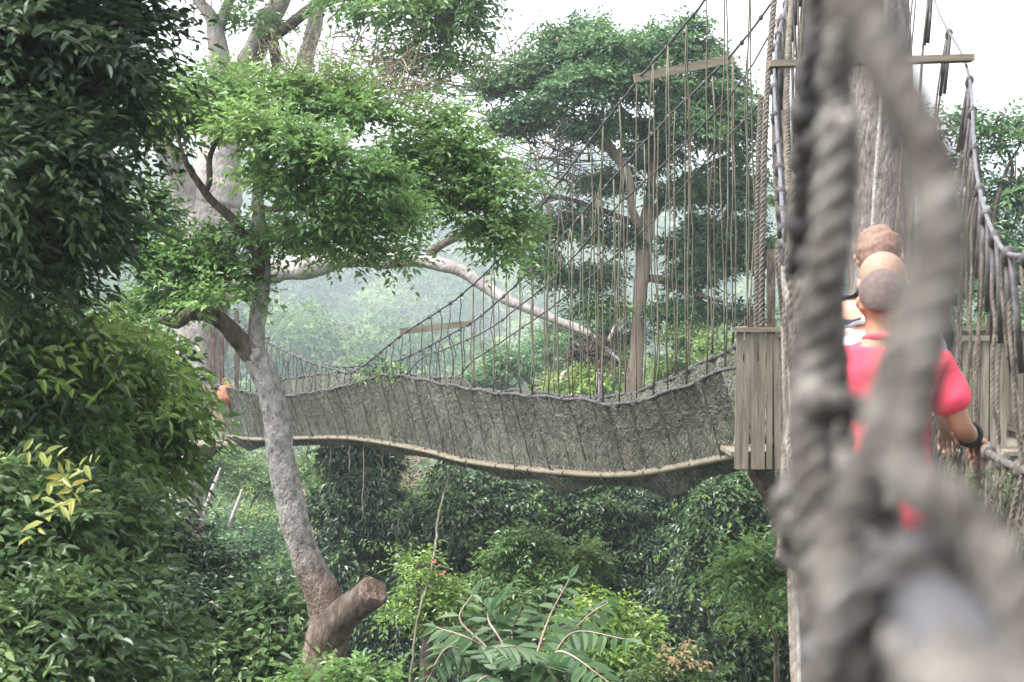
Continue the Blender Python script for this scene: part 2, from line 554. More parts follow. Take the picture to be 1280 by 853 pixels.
def far_forest():
    temps = []
    for k in range(7):
        n = 460
        d = rand_dir(n, -.35)
        lump = 1 + .22 * np.sin(d[:, 0] * 5 + k) * np.sin(d[:, 1] * 4.3 + 2 * k) + .15 * np.sin(d[:, 2] * 9 + k)
        O = d * lump[:, None] * np.array([1, 1, .8]) * rng.uniform(.75, 1.03, n)[:, None]
        Dd = nrm(np.cross(d, rand_dir(n)) + np.array([0, 0, -.3]))
        temps.append((O, Dd, nrm(d + rng.normal(0, .35, d.shape)), rng.uniform(0, 1, n)))
    mb = MB()
    pts = []
    tries = 0
    while len(pts) < 2600:
        y = 72 * math.exp(rng.uniform(0, 1) ** .85 * math.log(12.5))
        x = rng.uniform(-.34, .34) * y + rng.uniform(-12, 12)
        r = rng.uniform(2.6, 4.8) * (1 + max(0, y - 200) / 420)
        pts.append((x, y, r))
    for x, y, r in pts:
        O, Dd, Nn, T = temps[rng.integers(len(temps))]
        a = rng.uniform(0, 6.28)
        ca, sa = math.cos(a), math.sin(a)
        Rz = np.array([[ca, -sa, 0], [sa, ca, 0], [0, 0, 1]])
        h = rng.uniform(.95, 1.45)
        z = float(ground_z(x, y)) + r * 1.35 + rng.uniform(2, 7)
        Q = (O @ Rz.T) * r * np.array([1, 1, h]) + np.array([x, y, z])
        L = .155 * r * np.ones(len(Q)) * rng.uniform(.6, 1.2, len(Q))
        leaf_quads(mb, Q, Dd @ Rz.T, Nn @ Rz.T, L, L * .75, np.clip(rng.normal(.45, .30) + .3 * (T - .5), 0, 1))
        if rng.random() < .5 and y < 250:
            mb.tube([(x, y, float(ground_z(x, y))), (x, y, z)], [.2, .12], 5)
    o = mb.build('distant_forest', M['leaf_far'], tint=True)
    o['kind'] = 'stuff'
    o['label'] = 'misty green forest covering the far valley side'


far_forest()

# =============================================================== vegetation
def limb(t, pts, mat, name='limb', n=10, amt=.06, down=False):
    p, r = limb_path(pts)
    p, r = gnarl(p, r, amt)
    if down:
        e = p[0].copy()
        e[2] = float(ground_z(e[0], e[1])) - .3
        k = np.linspace(0, 1, 12)[:-1, None]
        p = np.vstack([e + (p[0] - e) * k, p])
        r = np.concatenate([np.linspace(r[0] * 1.25, r[0], 11), r])
    mb = MB()
    mb.tube(p, r, n)
    return mb.build(name, M[mat], t, True)


def tuft(t, name, spots, mat, ll, lw, sl, n=7, k=5, **kw):
    """a few single sprays of another colour on the plant"""
    mb = MB()
    for px, py, d in spots:
        O = np.repeat(P(px, py, d)[None], k, 0) + rng.normal(0, sl * .25, (k, 3))
        D = rand_dir(k, -.2)
        U = nrm(np.array([0, -.5, .8]) + rng.normal(0, .3, (k, 3)))
        sprays(mb, O, D, U, sl * rng.uniform(.7, 1.2, k), n, ll, lw, rng.uniform(.2, .8, k), **kw)
    return mb.build(name, M[mat], t, tint=True)


def twigs(mb, spots, L, r, k=8, droop=0.0):
    for px, py, d, rx, ry in spots:
        m = d / FPX
        for _ in range(k):
            o = P(px + rng.uniform(-1, 1) * rx, py + rng.uniform(-1, 1) * ry, d + rng.normal(0, rx * m * .5))
            dr = rand_dir(1, -.2)[0]
            e = o + dr * L * rng.uniform(.5, 1.2) - np.array([0, 0, droop * L])
            mid = (o + e) / 2 + rng.normal(0, L * .1, 3)
            mb.tube(cat_rom([o, mid, e], 4), np.linspace(r, r * .3, 9), 4)
            for _ in range(2):
                g = mid + rand_dir(1, -.3)[0] * L * .35
                mb.tube([mid, (mid + g) / 2 + rng.normal(0, L * .05, 3), g], [r * .5, r * .4, r * .2], 3)


# ---- dark tree overhanging on the left
G_L = 'leafy trees along the left edge'
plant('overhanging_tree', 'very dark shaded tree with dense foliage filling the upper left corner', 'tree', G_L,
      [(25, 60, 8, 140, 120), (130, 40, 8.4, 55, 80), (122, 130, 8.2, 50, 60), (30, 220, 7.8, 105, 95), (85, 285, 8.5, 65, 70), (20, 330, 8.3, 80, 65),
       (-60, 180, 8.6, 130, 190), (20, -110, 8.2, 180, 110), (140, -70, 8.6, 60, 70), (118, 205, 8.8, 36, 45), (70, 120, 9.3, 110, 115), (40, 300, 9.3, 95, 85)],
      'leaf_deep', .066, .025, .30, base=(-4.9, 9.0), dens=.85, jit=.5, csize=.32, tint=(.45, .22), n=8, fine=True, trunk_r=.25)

# ---- bushes below it
plant('leafy_tree', 'mid green tree with drooping leaves and yellowish tips below the dark overhanging tree', 'tree', G_L,
      [(40, 430, 9.6, 95, 60), (125, 460, 10, 65, 55), (165, 520, 10.5, 58, 55), (90, 530, 9.8, 100, 70), (190, 465, 11, 38, 40), (20, 510, 9.4, 80, 80),
       (170, 585, 10.8, 45, 42), (115, 590, 10.2, 65, 48), (100, 420, 10.8, 90, 55), (190, 528, 10.9, 32, 42), (198, 470, 11, 24, 34)],
      'leaf_mid', .082, .031, .29, base=(-2.6, 10.4), trunk_r=.04, n=7, fine=True, droop=.45, ldroop=.35, tint=(.5, .25), jit=.5, csize=.34,
      extra=lambda t: tuft(t, 'young_leaves', [(150, 455, 9.2), (95, 440, 9), (205, 470, 10), (40, 470, 8.8), (190, 545, 9.8)], 'leaf_lime', .09, .03, .28, k=4, fine=True, droop=.4))
plant('leafy_shrub', 'glossy small leaved tree top filling the lower left corner with one yellow sprig', 'tree', G_L,
      [(50, 690, 8.2, 115, 90), (130, 755, 8.4, 100, 90), (40, 800, 7.8, 120, 95), (180, 820, 8.8, 65, 60), (-10, 610, 8.4, 80, 60), (105, 645, 9, 70, 48),
       (90, 860, 8, 130, 65), (-60, 720, 8.4, 80, 140), (150, 695, 9.2, 52, 55)],
      'leaf_low', .068, .027, .24, base=(-2.2, 8.6), n=8, fine=True, droop=.3, dens=1.0, jit=.55, csize=.3, tint=(.48, .24), trunk_r=.03,
      extra=lambda t: tuft(t, 'yellow_leaves', [(45, 600, 7.6), (70, 620, 7.6), (30, 590, 7.7)], 'leaf_yellow', .085, .026, .26, n=8, k=2, fine=True, droop=.3))
plant('shadowed_shrub', 'dark shrub in shade between the lower left foliage and the curved tree', 'shrub', G_L,
      [(195, 660, 16.5, 50, 55), (250, 715, 16.5, 50, 50), (300, 765, 16.2, 60, 48), (225, 770, 16, 70, 70), (345, 790, 17, 45, 36), (180, 610, 17, 35, 40)],
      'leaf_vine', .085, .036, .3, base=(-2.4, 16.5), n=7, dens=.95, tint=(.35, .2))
plant('glossy_shrub', 'glossy broad leaved shrub at the bottom just left of the curved trunk base', 'shrub', G_L,
      [(335, 775, 15.8, 48, 50), (290, 820, 15.6, 70, 55), (350, 835, 15.4, 42, 40), (250, 840, 15.4, 60, 50)],
      'leaf_low', .115, .05, .3, base=(-2.0, 15.8), n=5, fine=True, droop=.2)
plant('low_shrub', 'light green sprays in front of the cut base of the curved trunk', 'shrub', G_L,
      [(425, 858, 12.5, 36, 20), (470, 866, 12.4, 40, 22), (385, 866, 12.3, 30, 20)],
      'leaf_bright', .085, .034, .26, base=(-1.05, 12.5), n=6, fine=True)

# ---- the curved tree
t = thing('curved_tree', 'pale curved tree with sawn stub and feathery bright crown before the far bridge', 'tree',
          tuple(P(400, 853, 15)[:2]) + (0,))
limb(t, [(392, 900, 15, 52), (398, 840, 15, 50), (412, 785, 15, 56), (404, 745, 15, 46), (386, 705, 15, 40), (367, 650, 15, 37), (355, 590, 15, 36),
         (347, 530, 15, 34), (336, 485, 15, 33), (322, 450, 15, 32), (316, 432, 15, 30)], 'bark_pale', 'trunk', 18, .045, True)
limb(t, [(322, 452, 15, 24), (320, 425, 15, 23), (324, 380, 15, 22), (329, 335, 15, 20), (325, 285, 15.05, 18), (322, 240, 15.1, 16), (330, 200, 15.2, 13), (345, 150, 15.3, 8), (360, 110, 15.3, 4)], 'bark_pale')
limb(t, [(326, 455, 15, 26), (305, 432, 14.97, 26), (285, 408, 14.9, 23), (262, 393, 14.8, 22), (240, 391, 14.7, 19), (222, 403, 14.6, 15), (205, 402, 14.5, 9), (185, 395, 14.4, 4)], 'bark_brown')
limb(t, [(327, 352, 14.98, 13), (322, 322, 14.9, 12), (298, 283, 14.8, 11), (268, 254, 14.7, 11), (247, 227, 14.6, 9), (231, 200, 14.5, 7), (222, 170, 14.4, 4)], 'bark_brown')
limb(t, [(255, 243, 14.66, 8), (262, 226, 14.7, 8), (263, 195, 14.8, 7), (280, 160, 14.9, 4)], 'bark_brown')
limb(t, [(323, 258, 15.06, 10), (340, 262, 15, 8), (372, 260, 14.8, 8), (398, 270, 14.7, 6), (425, 255, 14.6, 3)], 'bark_brown')
limb(t, [(325, 210, 15.2, 9), (370, 190, 15.1, 8), (430, 195, 15, 7), (500, 215, 15.2, 6), (560, 235, 15.3, 5), (620, 290, 15.4, 3)], 'bark_brown')
st = limb(t, [(402, 806, 14.97, 50), (422, 776, 14.9, 44), (440, 760, 14.82, 40), (456, 748, 14.76, 39), (468, 739, 14.7, 42)], 'bark_brown', 'cut_stub', 16, .015)
mb = MB()
a, b_ = P(467, 740, 14.70), P(474, 735, 14.66)
dv = nrm((b_ - a)[None])[0]
mb.tube([a - dv * .02, a + dv * .012, a + dv * .03, a + dv * .018], [.128, .124, .098, .03], 11)
so_ = mb.v[-1]
so_ += rng.normal(0, .007, so_.shape)
mb.build('sawn_end', M['cut_wood'], st)
mb = MB()
CL = [(225, 150, 15, 52, 40), (280, 128, 14.6, 75, 40), (345, 165, 14.1, 80, 50), (420, 150, 15, 80, 42), (430, 205, 14.1, 72, 50), (375, 235, 14.2, 55, 45),
      (462, 265, 14.5, 55, 55), (430, 312, 15, 50, 38), (515, 195, 15.4, 60, 34), (570, 205, 15.5, 55, 36), (590, 250, 15.4, 40, 30), (615, 275, 15.5, 38, 40), (632, 315, 15.5, 22, 42),
      (545, 165, 15.6, 60, 28), (400, 110, 15.2, 80, 26), (345, 205, 14.3, 36, 30), (520, 240, 15.3, 40, 28), (565, 265, 15.5, 34, 26), (640, 240, 15.5, 26, 30), (600, 200, 15.6, 36, 26), (200, 120, 15, 40, 30), (182, 150, 15.2, 30, 30), (190, 260, 15.3, 30, 26), (330, 115, 15, 60, 30), (390, 285, 14.8, 40, 30), (490, 320, 15.2, 28, 22)]
crown(mb, CL, .074, .033, .30, n=9, dens=.8, droop=.12, ldroop=.1, flat=.42, tint=(.52, .2), fill=.35, csize=.4, jit=.45)
CL2 = [(245, 325, 15, 60, 42), (200, 330, 15.2, 40, 45), (215, 370, 15.3, 55, 35), (285, 350, 15, 42, 34), (290, 300, 14.9, 30, 22), (180, 285, 15.3, 35, 28), (250, 385, 14.6, 30, 22), (345, 290, 15.3, 26, 28)]
crown(mb, CL2, .074, .033, .28, n=9, dens=.9, droop=.12, ldroop=.1, flat=.45, tint=(.40, .2), fill=.35, jit=.45)
mb.build('crown', M['leaf_bright'], t, tint=True)
mb = MB()
twigs(mb, [(430, 105, 15.3, 80, 28), (350, 110, 15.2, 60, 22), (480, 130, 15.4, 50, 25)], .55, .006, 60)
mb.build('twig_sprays', M['twig'], t)
tuft(t, 'yellow_leaves', [(200, 165, 14.6), (212, 172, 14.6), (190, 180, 14.6)], 'leaf_yellow', .08, .03, .25, k=2)

# ---- the giant pale tree carrying the far end of the rope bridge
t = thing('giant_tree', 'huge pale trunked tree behind the curved tree carrying the far end of the bridge', 'tree', tuple(P(240, 600, 38)[:2]) + (0,))
limb(t, [(225, 900, 38, 62), (230, 640, 38, 44), (236, 560, 38, 48), (246, 480, 38, 56), (252, 420, 38, 62), (254, 330, 38, 72), (256, 270, 38, 86), (268, 230, 38, 70),
         (274, 190, 38, 52), (276, 140, 38, 44), (275, 90, 38, 30), (270, 40, 38, 22), (262, 20, 38, 17), (240, -10, 38, 12), (215, -60, 38, 8)], 'bark_white', 'trunk', 18, .05, True)
limb(t, [(250, 285, 37.8, 40), (236, 250, 37.6, 38), (218, 210, 37.4, 30), (202, 180, 37.2, 24), (185, 130, 37, 18), (170, 70, 37, 12)], 'bark_white')
limb(t, [(270, 45, 38, 15), (285, 5, 38.2, 13), (305, -50, 38.4, 10)], 'bark_white')
limb(t, [(272, 200, 38.2, 42), (292, 140, 38.5, 38), (308, 90, 38.8, 34), (326, 45, 39, 30), (350, 0, 39.2, 25), (380, -70, 39.4, 18)], 'bark_white')
limb(t, [(310, 85, 38.7, 16), (335, 52, 38.5, 14), (365, 30, 38, 14), (395, 8, 37.5, 14), (450, -5, 36.5, 10), (510, 10, 35.5, 6)], 'bark_brown')
limb(t, [(345, 90, 38.6, 10), (343, 60, 38.6, 15), (338, 40, 38.6, 12)], 'bark_brown')
limb(t, [(372, 130, 39.5, 24), (384, 70, 39.5, 22), (396, 20, 39.5, 20), (408, -60, 39.5, 16)], 'bark_white')
limb(t, [(275, 370, 37.9, 40), (310, 350, 37.6, 37), (345, 338, 37.2, 32), (390, 332, 36.9, 28), (440, 321, 36.6, 24), (480, 325, 36.3, 21), (525, 326, 36, 18), (570, 336, 35.7, 17),
         (602, 356, 35.5, 15), (640, 378, 35.2, 13), (690, 398, 35, 11), (735, 418, 34.8, 9), (775, 452, 34.6, 4)], 'bark_white', 'limb', 12)
limb(t, [(530, 326, 36, 12), (550, 308, 36, 11), (580, 292, 36, 8), (610, 270, 36, 5)], 'bark_brown')
limb(t, [(735, 418, 34.8, 8), (752, 440, 34.8, 7), (770, 405, 34.8, 3)], 'bark_white')
mb = MB()
crown(mb, [(500, 15, 35, 80, 32), (565, 25, 35, 48, 38), (560, 75, 35.3, 30, 32), (500, 65, 35.5, 38, 28), (440, 5, 36, 45, 22), (590, -10, 35, 45, 40), (600, -60, 35, 80, 40), (480, -60, 36, 110, 45),
           (312, 15, 38, 22, 30), (325, 35, 38, 16, 16), (400, -50, 38, 70, 35), (250, -70, 38, 90, 40), (470, 95, 36, 25, 14), (530, 110, 36, 30, 14)],
      .17, .075, .6, n=7, dens=.62, droop=.2, ldroop=.12, flat=.5, tint=(.45, .2), fill=.3, jit=.45)
mb.build('crown', M['leaf_bright'], t, tint=True)
mb = MB()
twigs(mb, [(490, 80, 36, 60, 20), (440, 60, 36.5, 40, 25), (560, 110, 36, 40, 20), (240, 60, 37.5, 30, 60)], 1.3, .014, 22)
mb.build('twig_sprays', M['twig'], t)
mb = MB()
crown(mb, [(740, 425, 34.8, 22, 14), (725, 445, 34.8, 16, 22), (755, 450, 34.8, 14, 16)], .07, .03, .25, n=6, dens=.7, tint=(.3, .2), droop=.8)
mb.build('hanging_moss', M['bark_brown'], t, tint=True)

# ---- big tree in the middle
t = thing('spreading_tree', 'large dark green tree with layered crown and tan trunk behind the hanging cords', 'tree', tuple(P(793, 520, 42)[:2]) + (0,))
limb(t, [(790, 640, 42, 22), (793, 490, 42, 20), (797, 430, 42, 18), (799, 380, 42, 17), (804, 330, 42, 19), (808, 285, 42, 20), (813, 240, 42, 12), (818, 190, 42, 12), (823, 135, 42, 9), (830, 90, 42, 5)], 'bark_tan', 'trunk', 12, .08, True)
limb(t, [(806, 300, 42, 16), (790, 262, 41.6, 10), (784, 215, 41.3, 11), (765, 190, 41.2, 13), (748, 167, 41, 14), (742, 160, 41, 7)], 'bark_tan')
limb(t, [(812, 348, 42, 11), (835, 352, 41.8, 10), (870, 368, 41.6, 7), (905, 378, 41.5, 4)], 'bark_brown')
limb(t, [(800, 282, 42, 9), (750, 262, 41.6, 6), (705, 248, 41.4, 6), (685, 248, 41.3, 6), (668, 262, 41.2, 3)], 'bark_brown')
limb(t, [(810, 280, 42, 12), (840, 235, 42.3, 9), (880, 210, 42.5, 7), (920, 190, 42.5, 4)], 'bark_brown')
limb(t, [(818, 190, 42, 8), (770, 130, 42, 6), (700, 90, 42, 5), (640, 110, 42, 3)], 'bark_brown')
limb(t, [(822, 150, 42, 7), (870, 100, 42, 6), (910, 90, 42, 3)], 'bark_brown')
mb = MB()
crown(mb, [(715, 45, 42, 60, 26), (760, 60, 41, 70, 34), (690, 85, 42, 70, 34), (640, 110, 42, 55, 32), (740, 110, 40.6, 80, 38), (830, 60, 42, 75, 34), (870, 50, 42.5, 40, 30), (880, 105, 42, 65, 46),
           (680, 145, 41.4, 75, 26), (770, 160, 41, 70, 34), (850, 165, 41.5, 75, 46), (920, 170, 42, 40, 55), (900, 235, 42, 55, 35), (850, 240, 41.5, 40, 26), (640, 160, 42, 40, 20),
           (760, 235, 42, 50, 26), (735, 275, 42, 28, 18), (925, 240, 42, 36, 40), (900, 150, 42.4, 50, 40), (800, 110, 41, 60, 40)],
      .135, .066, .46, n=7, dens=.85, droop=.15, ldroop=.1, flat=.42, tint=(.55, .22), fill=.25, csize=.27, jit=.5)
crown(mb, [(905, 290, 42, 55, 38), (860, 305, 42, 42, 32), (770, 300, 42, 36, 24), (700, 285, 42, 36, 26), (720, 350, 42, 40, 24), (690, 335, 42, 32, 22), (745, 385, 42, 36, 20), (880, 345, 42, 55, 26),
           (930, 340, 42, 28, 38), (925, 395, 42, 32, 18), (840, 400, 42, 30, 15), (760, 345, 42.5, 28, 20), (660, 300, 42, 24, 18), (810, 200, 42.6, 40, 26), (850, 380, 42, 46, 24), (940, 300, 42, 24, 40), (780, 420, 43, 50, 22), (900, 330, 42.5, 40, 40)],
      .135, .066, .46, n=7, dens=.82, droop=.2, ldroop=.1, flat=.5, tint=(.36, .2), fill=.2, csize=.28, jit=.5)
mb.build('crown', M['leaf_tall'], t, tint=True)
mb = MB()
twigs(mb, [(630, 120, 42, 50, 50), (700, 240, 41.8, 50, 40), (610, 90, 42, 30, 30), (720, 185, 41.5, 60, 20), (690, 215, 41.5, 30, 40)], 1.5, .016, 42)
mb.build('twig_sprays', M['twig'], t)

# ---- trees at the right
G_R = 'trees seen through the right hand ropes'
plant('airy_tree', 'airy green tree against white sky at the right edge beyond the bridge cable', 'tree', G_R,
      [(1245, 155, 38, 42, 22), (1275, 185, 38, 30, 24), (1190, 165, 38, 35, 22), (1265, 235, 38, 36, 20), (1230, 300, 38, 45, 22), (1275, 330, 38, 42, 30), (1180, 290, 38.5, 34, 28),
       (1300, 260, 38, 40, 60), (1200, 350, 38, 45, 28), (1260, 385, 37.5, 48, 26), (1200, 215, 38.6, 30, 20)],
      'leaf_tall', .19, .075, .62, base=(10.4, 38), n=7, dens=.62, flat=.5, fill=.3, tint=(.55, .18), trunk_r=.2, csize=.34)
plant('bushy_tree', 'bushy tree of yellowish green below the right hand rope rail', 'tree', G_R,
      [(1265, 490, 30, 50, 55), (1270, 590, 28, 60, 60), (1215, 620, 27, 60, 60), (1290, 690, 26, 70, 70), (1230, 720, 25, 90, 80), (1200, 440, 34, 60, 40), (1250, 440, 33, 50, 40)],
      'leaf_mid', .13, .055, .42, base=(7, 28), n=6, tint=(.55, .22), dens=.9)
plant('screened_tree', 'green tree behind the near trunk and the man in coral', 'tree', G_R,
      [(1100, 470, 44, 70, 60), (1130, 380, 44, 60, 60), (1040, 540, 40, 60, 70), (1120, 600, 36, 90, 80), (1100, 740, 30, 120, 100), (1000, 420, 45, 40, 40)],
      'leaf_tall', .17, .07, .55, base=(8.6, 42), n=6, dens=.7, tint=(.45, .2))

# ---- lighter trees behind the near half of the bridge
G_B = 'lower trees behind the net bridge'
plant('yellowish_tree', 'yellow green tree behind the hanging cords left of the board panel', 'tree', G_B,
      [(870, 425, 52, 45, 26), (905, 450, 50, 38, 30), (850, 465, 53, 40, 32), (900, 500, 50, 50, 40), (830, 500, 53, 40, 30), (880, 400, 53, 30, 15)],
      'leaf_far', .16, .08, .5, n=6, flat=.5, droop=.1, ldroop=.08, jit=.5, csize=.3, dens=.9, tint=(.75, .2))
plant('yellow_topped_tree', 'small yellow topped tree between the pale limb and the tan trunk', 'tree', G_B,
      [(762, 392, 56, 32, 12), (740, 480, 54, 50, 30), (770, 455, 55, 30, 24), (700, 490, 55, 40, 26)],
      'leaf_lime', .16, .08, .5, n=6, flat=.5, droop=.1, ldroop=.08, jit=.5, csize=.3, dens=.9, tint=(.4, .2))
plant('hazy_tree', 'blue green hazy tree low behind the middle of the net bridge', 'tree', G_B,
      [(640, 460, 66, 40, 30), (680, 450, 68, 36, 36), (600, 490, 66, 45, 28), (700, 420, 70, 30, 24), (720, 500, 64, 50, 30)],
      'leaf_tall', .16, .08, .5, n=6, flat=.5, droop=.1, ldroop=.08, jit=.5, csize=.3, dens=.9, tint=(.5, .2))
for nm, lab, pts in [('dead_tree', 'forked white dead trunk standing right of the mossy limb end',
                      [[(752, 560, 50, 12), (748, 500, 50, 9), (750, 450, 50, 7), (746, 400, 50, 4)], [(749, 470, 50, 6), (760, 440, 50, 4), (764, 415, 50, 2)]]),
                     ('dead_tree', 'crooked white dead branchy trunk lying low behind the net near the middle',
                      [[(692, 560, 54, 10), (694, 500, 54, 7), (706, 466, 54, 6), (722, 462, 54, 4)], [(694, 500, 54, 5), (680, 480, 54, 3), (668, 476, 54, 2)]])]:
    t = thing(nm, lab, 'dead tree', tuple(P(pts[0][0][0], 500, pts[0][0][2])[:2]) + (0,), 'white dead trees behind the bridge')
    for i, q in enumerate(pts):
        limb(t, q, 'bark_white', 'trunk' if i == 0 else 'limb', 7, .1, i == 0)

# ---- valley trees beneath the far half of the bridge
G_V = 'hazy trees under the far half of the bridge'
VT = [('round light green tree under the far end of the bridge', [(262, 585, 60, 36, 26), (280, 572, 61, 26, 18), (240, 600, 60, 26, 24)], .5, 'leaf_far'),
      ('yellow green tree just left of the curved trunk under the bridge', [(318, 590, 64, 30, 22), (335, 612, 63, 24, 22), (300, 612, 64, 22, 18)], .8, 'leaf_far'),
      ('low lime tree with flat crown left of the curved trunk', [(292, 648, 54, 34, 18), (318, 652, 54, 26, 15)], .85, 'leaf_far'),
      ('deep green tree half hidden left of the curved trunk', [(330, 690, 48, 30, 36), (290, 700, 48, 40, 34), (270, 670, 50, 32, 28)], .3, 'leaf_tall'),
      ('small pale tree just right of the curved trunk', [(395, 590, 58, 28, 24), (412, 620, 57, 24, 26), (380, 640, 57, 26, 26)], .65, 'leaf_far'),
      ('bright hazy tree in the gap below the plank walkway', [(535, 612, 60, 24, 18), (515, 632, 60, 26, 20), (530, 655, 58, 22, 22), (500, 660, 58, 20, 26)], .7, 'leaf_far'),
      ('dark hazy tree directly under the far platform', [(240, 660, 66, 40, 30), (215, 640, 66, 30, 26)], .35, 'leaf_tall'),
      ('broad dim tree below the small pale tree beside the curved trunk', [(390, 700, 46, 34, 36), (410, 740, 44, 40, 40), (350, 740, 45, 30, 40)], .4, 'leaf_mid')]
for lab, lobes, ti, mt in VT:
    plant('valley_tree', lab, 'tree', G_V, lobes, mt, .15, .08, .5, n=6, dens=.95, tint=(ti, .2), trunk_r=.14, flat=.5, droop=.1, ldroop=.08, jit=.5, csize=.3)
for nm, lab, q in [('leaning_trunk', 'thin pale leaning trunk left of the curved tree under the far platform', [(248, 680, 52, 8), (256, 640, 52, 6), (268, 605, 52, 5), (276, 585, 52, 3)]),
                   ('leaning_trunk', 'short pale leaning trunk nearest the curved tree on its left', [(284, 665, 50, 6), (296, 632, 50, 5), (303, 612, 50, 3)]),
                   ('broken_trunk', 'reddish broken trunk stub just right of the curved tree', [(398, 668, 40, 14), (388, 640, 40, 12), (378, 617, 40, 10), (373, 610, 40, 6)])]:
    t = thing(nm, lab, 'dead tree', tuple(P(q[0][0], 600, q[0][2])[:2]) + (0,), 'bare trunks under the far half of the bridge')
    limb(t, q, 'bark_tan' if nm == 'broken_trunk' else 'bark_white', 'trunk', 8, .1, True)
t = thing('bare_shrub', 'tangle of pale leafless twigs in the gap below the plank walkway', 'dead shrub', tuple(P(500, 600, 46)[:2]) + (0,))
mb = MB()
twigs(mb, [(508, 590, 46, 28, 20), (490, 620, 46, 12, 30)], 1.1, .018, 34)
mb.tube(cat_rom([P(486, 700, 46), P(488, 660, 46), P(492, 620, 46), P(500, 590, 46)], 6), np.linspace(.09, .03, 19), 7)
e = P(486, 700, 46)
mb.tube([(e[0], e[1], -.2), e], [.16, .09], 7)
mb.build('stems', M['bark_tan'], t)

# ---- dark creeper covered trees below the bridge
G_C = 'creeper covered trees under the bridge'
VC = [('column of dark creepers under the far half of the bridge right of the curved trunk',
       [(440, 585, 32.0, 34, 34), (478, 592, 32.5, 34, 36), (415, 640, 32.0, 30, 44), (455, 640, 31.5, 44, 50), (495, 650, 32.5, 26, 44), (435, 710, 31.5, 46, 60), (500, 730, 32.5, 46, 60), (470, 790, 31.0, 66, 66), (540, 760, 32.5, 40, 70), (505, 850, 30.5, 60, 60), (415, 810, 31.5, 46, 60), (450, 556, 32.1, 40, 18)], .34, .09, .05),
      ('shaggy creeper mound directly beneath the middle of the plank walkway',
       [(575, 645, 30, 48, 48), (545, 720, 30, 46, 60), (608, 622, 30.5, 40, 40), (600, 800, 29, 66, 72), (625, 690, 30.5, 50, 60), (655, 620, 31, 36, 34), (530, 650, 30, 26, 30), (560, 600, 31, 26, 22), (660, 760, 30, 60, 80)], .42, .09, .05),
      ('deepest black green creeper mass beneath the lowest bulge of the net',
       [(700, 640, 32, 56, 46), (770, 650, 32, 60, 56), (830, 720, 32, 70, 70), (760, 730, 33, 70, 80), (850, 800, 31, 66, 72), (740, 820, 32, 90, 80), (850, 640, 32.5, 40, 46), (730, 606, 32.5, 60, 22), (800, 612, 33, 60, 24), (690, 700, 32, 40, 60), (870, 720, 31, 40, 60)], .24, .09, .05),
      ('tall creeper curtain left of the near bridge ropes below the diagonal brace',
       [(905, 640, 27, 36, 46), (945, 620, 27, 36, 40), (880, 690, 27.5, 32, 60), (930, 690, 27.5, 46, 50), (985, 640, 27, 30, 60), (960, 600, 28, 40, 30)], .48, .09, .05),
      ('dim creeper mound at the bottom left of the near bridge ropes',
       [(940, 810, 22, 50, 52), (900, 840, 21.5, 42, 40), (985, 800, 22, 40, 70), (1000, 720, 23, 40, 70)], .3, .08, .046)]
for lab, lobes, ti, ll, lw in VC:
    def mixed(t, lobes=lobes):
        """other climbers scattered over the creeper: lighter tufts and strands that hang free"""
        lw_ = lobes_world(lobes)
        for nm, mt, cnt, L_, W_, sl_ in (('climber_foliage', 'leaf_mid', 30, .11, .055, .36), ('young_foliage', 'leaf_lime', 7, .09, .045, .26)):
            mb = MB()
            for _ in range(cnt):
                c, Rr = lw_[rng.integers(len(lw_))]
                d_ = rand_dir(1, -.3)[0]
                d_[1] = -abs(d_[1])
                k = int(rng.integers(4, 16))
                q_ = c + d_ * Rr * 1.08
                if q_[2] > CZ - 205 * q_[1] / FPX:
                    continue
                O = (c + d_ * Rr * 1.08)[None] + rng.normal(0, .22, (k, 3)) * np.array([1, .5, 1.1])
                D = rand_dir(k, -.5) + d_ * .5
                sprays(mb, O, D, nrm(np.array([0, -.35, .9]) + rng.normal(0, .35, (k, 3))), sl_ * rng.uniform(.6, 1.3, k), 6, L_, W_, np.full(k, rng.uniform(.1, .7)), .3, .2, jit=.45)
            mb.build(nm, M[mt], t, tint=True)
        mb = MB()
        for _ in range(26):
            c, Rr = lw_[rng.integers(len(lw_))]
            d_ = rand_dir(1, -.2)[0]
            d_[1] = -abs(d_[1])
            o = c + d_ * Rr * 1.15
            n_ = int(rng.integers(10, 26))
            q = o + np.cumsum(rng.normal(0, .012, (n_, 3)) + np.array([0, 0, -.055]), 0)
            leaf_quads(mb, q, rand_dir(n_) + np.array([0, -.3, -.7]), nrm(np.array([0, -.7, .6]) + rng.normal(0, .3, (n_, 3))), np.full(n_, ll) * rng.uniform(.6, 1.3, n_), np.full(n_, lw), rng.uniform(.1, .9, n_))
        mb.build('hanging_foliage', M['leaf_vine'], t, tint=True)

    plant('creeper_tree', lab, 'tree', G_C, lobes, 'leaf_vine', ll, lw, mode='drape', tint=(ti, .22), dens=1.25, trunk_r=.25, extra=mixed)

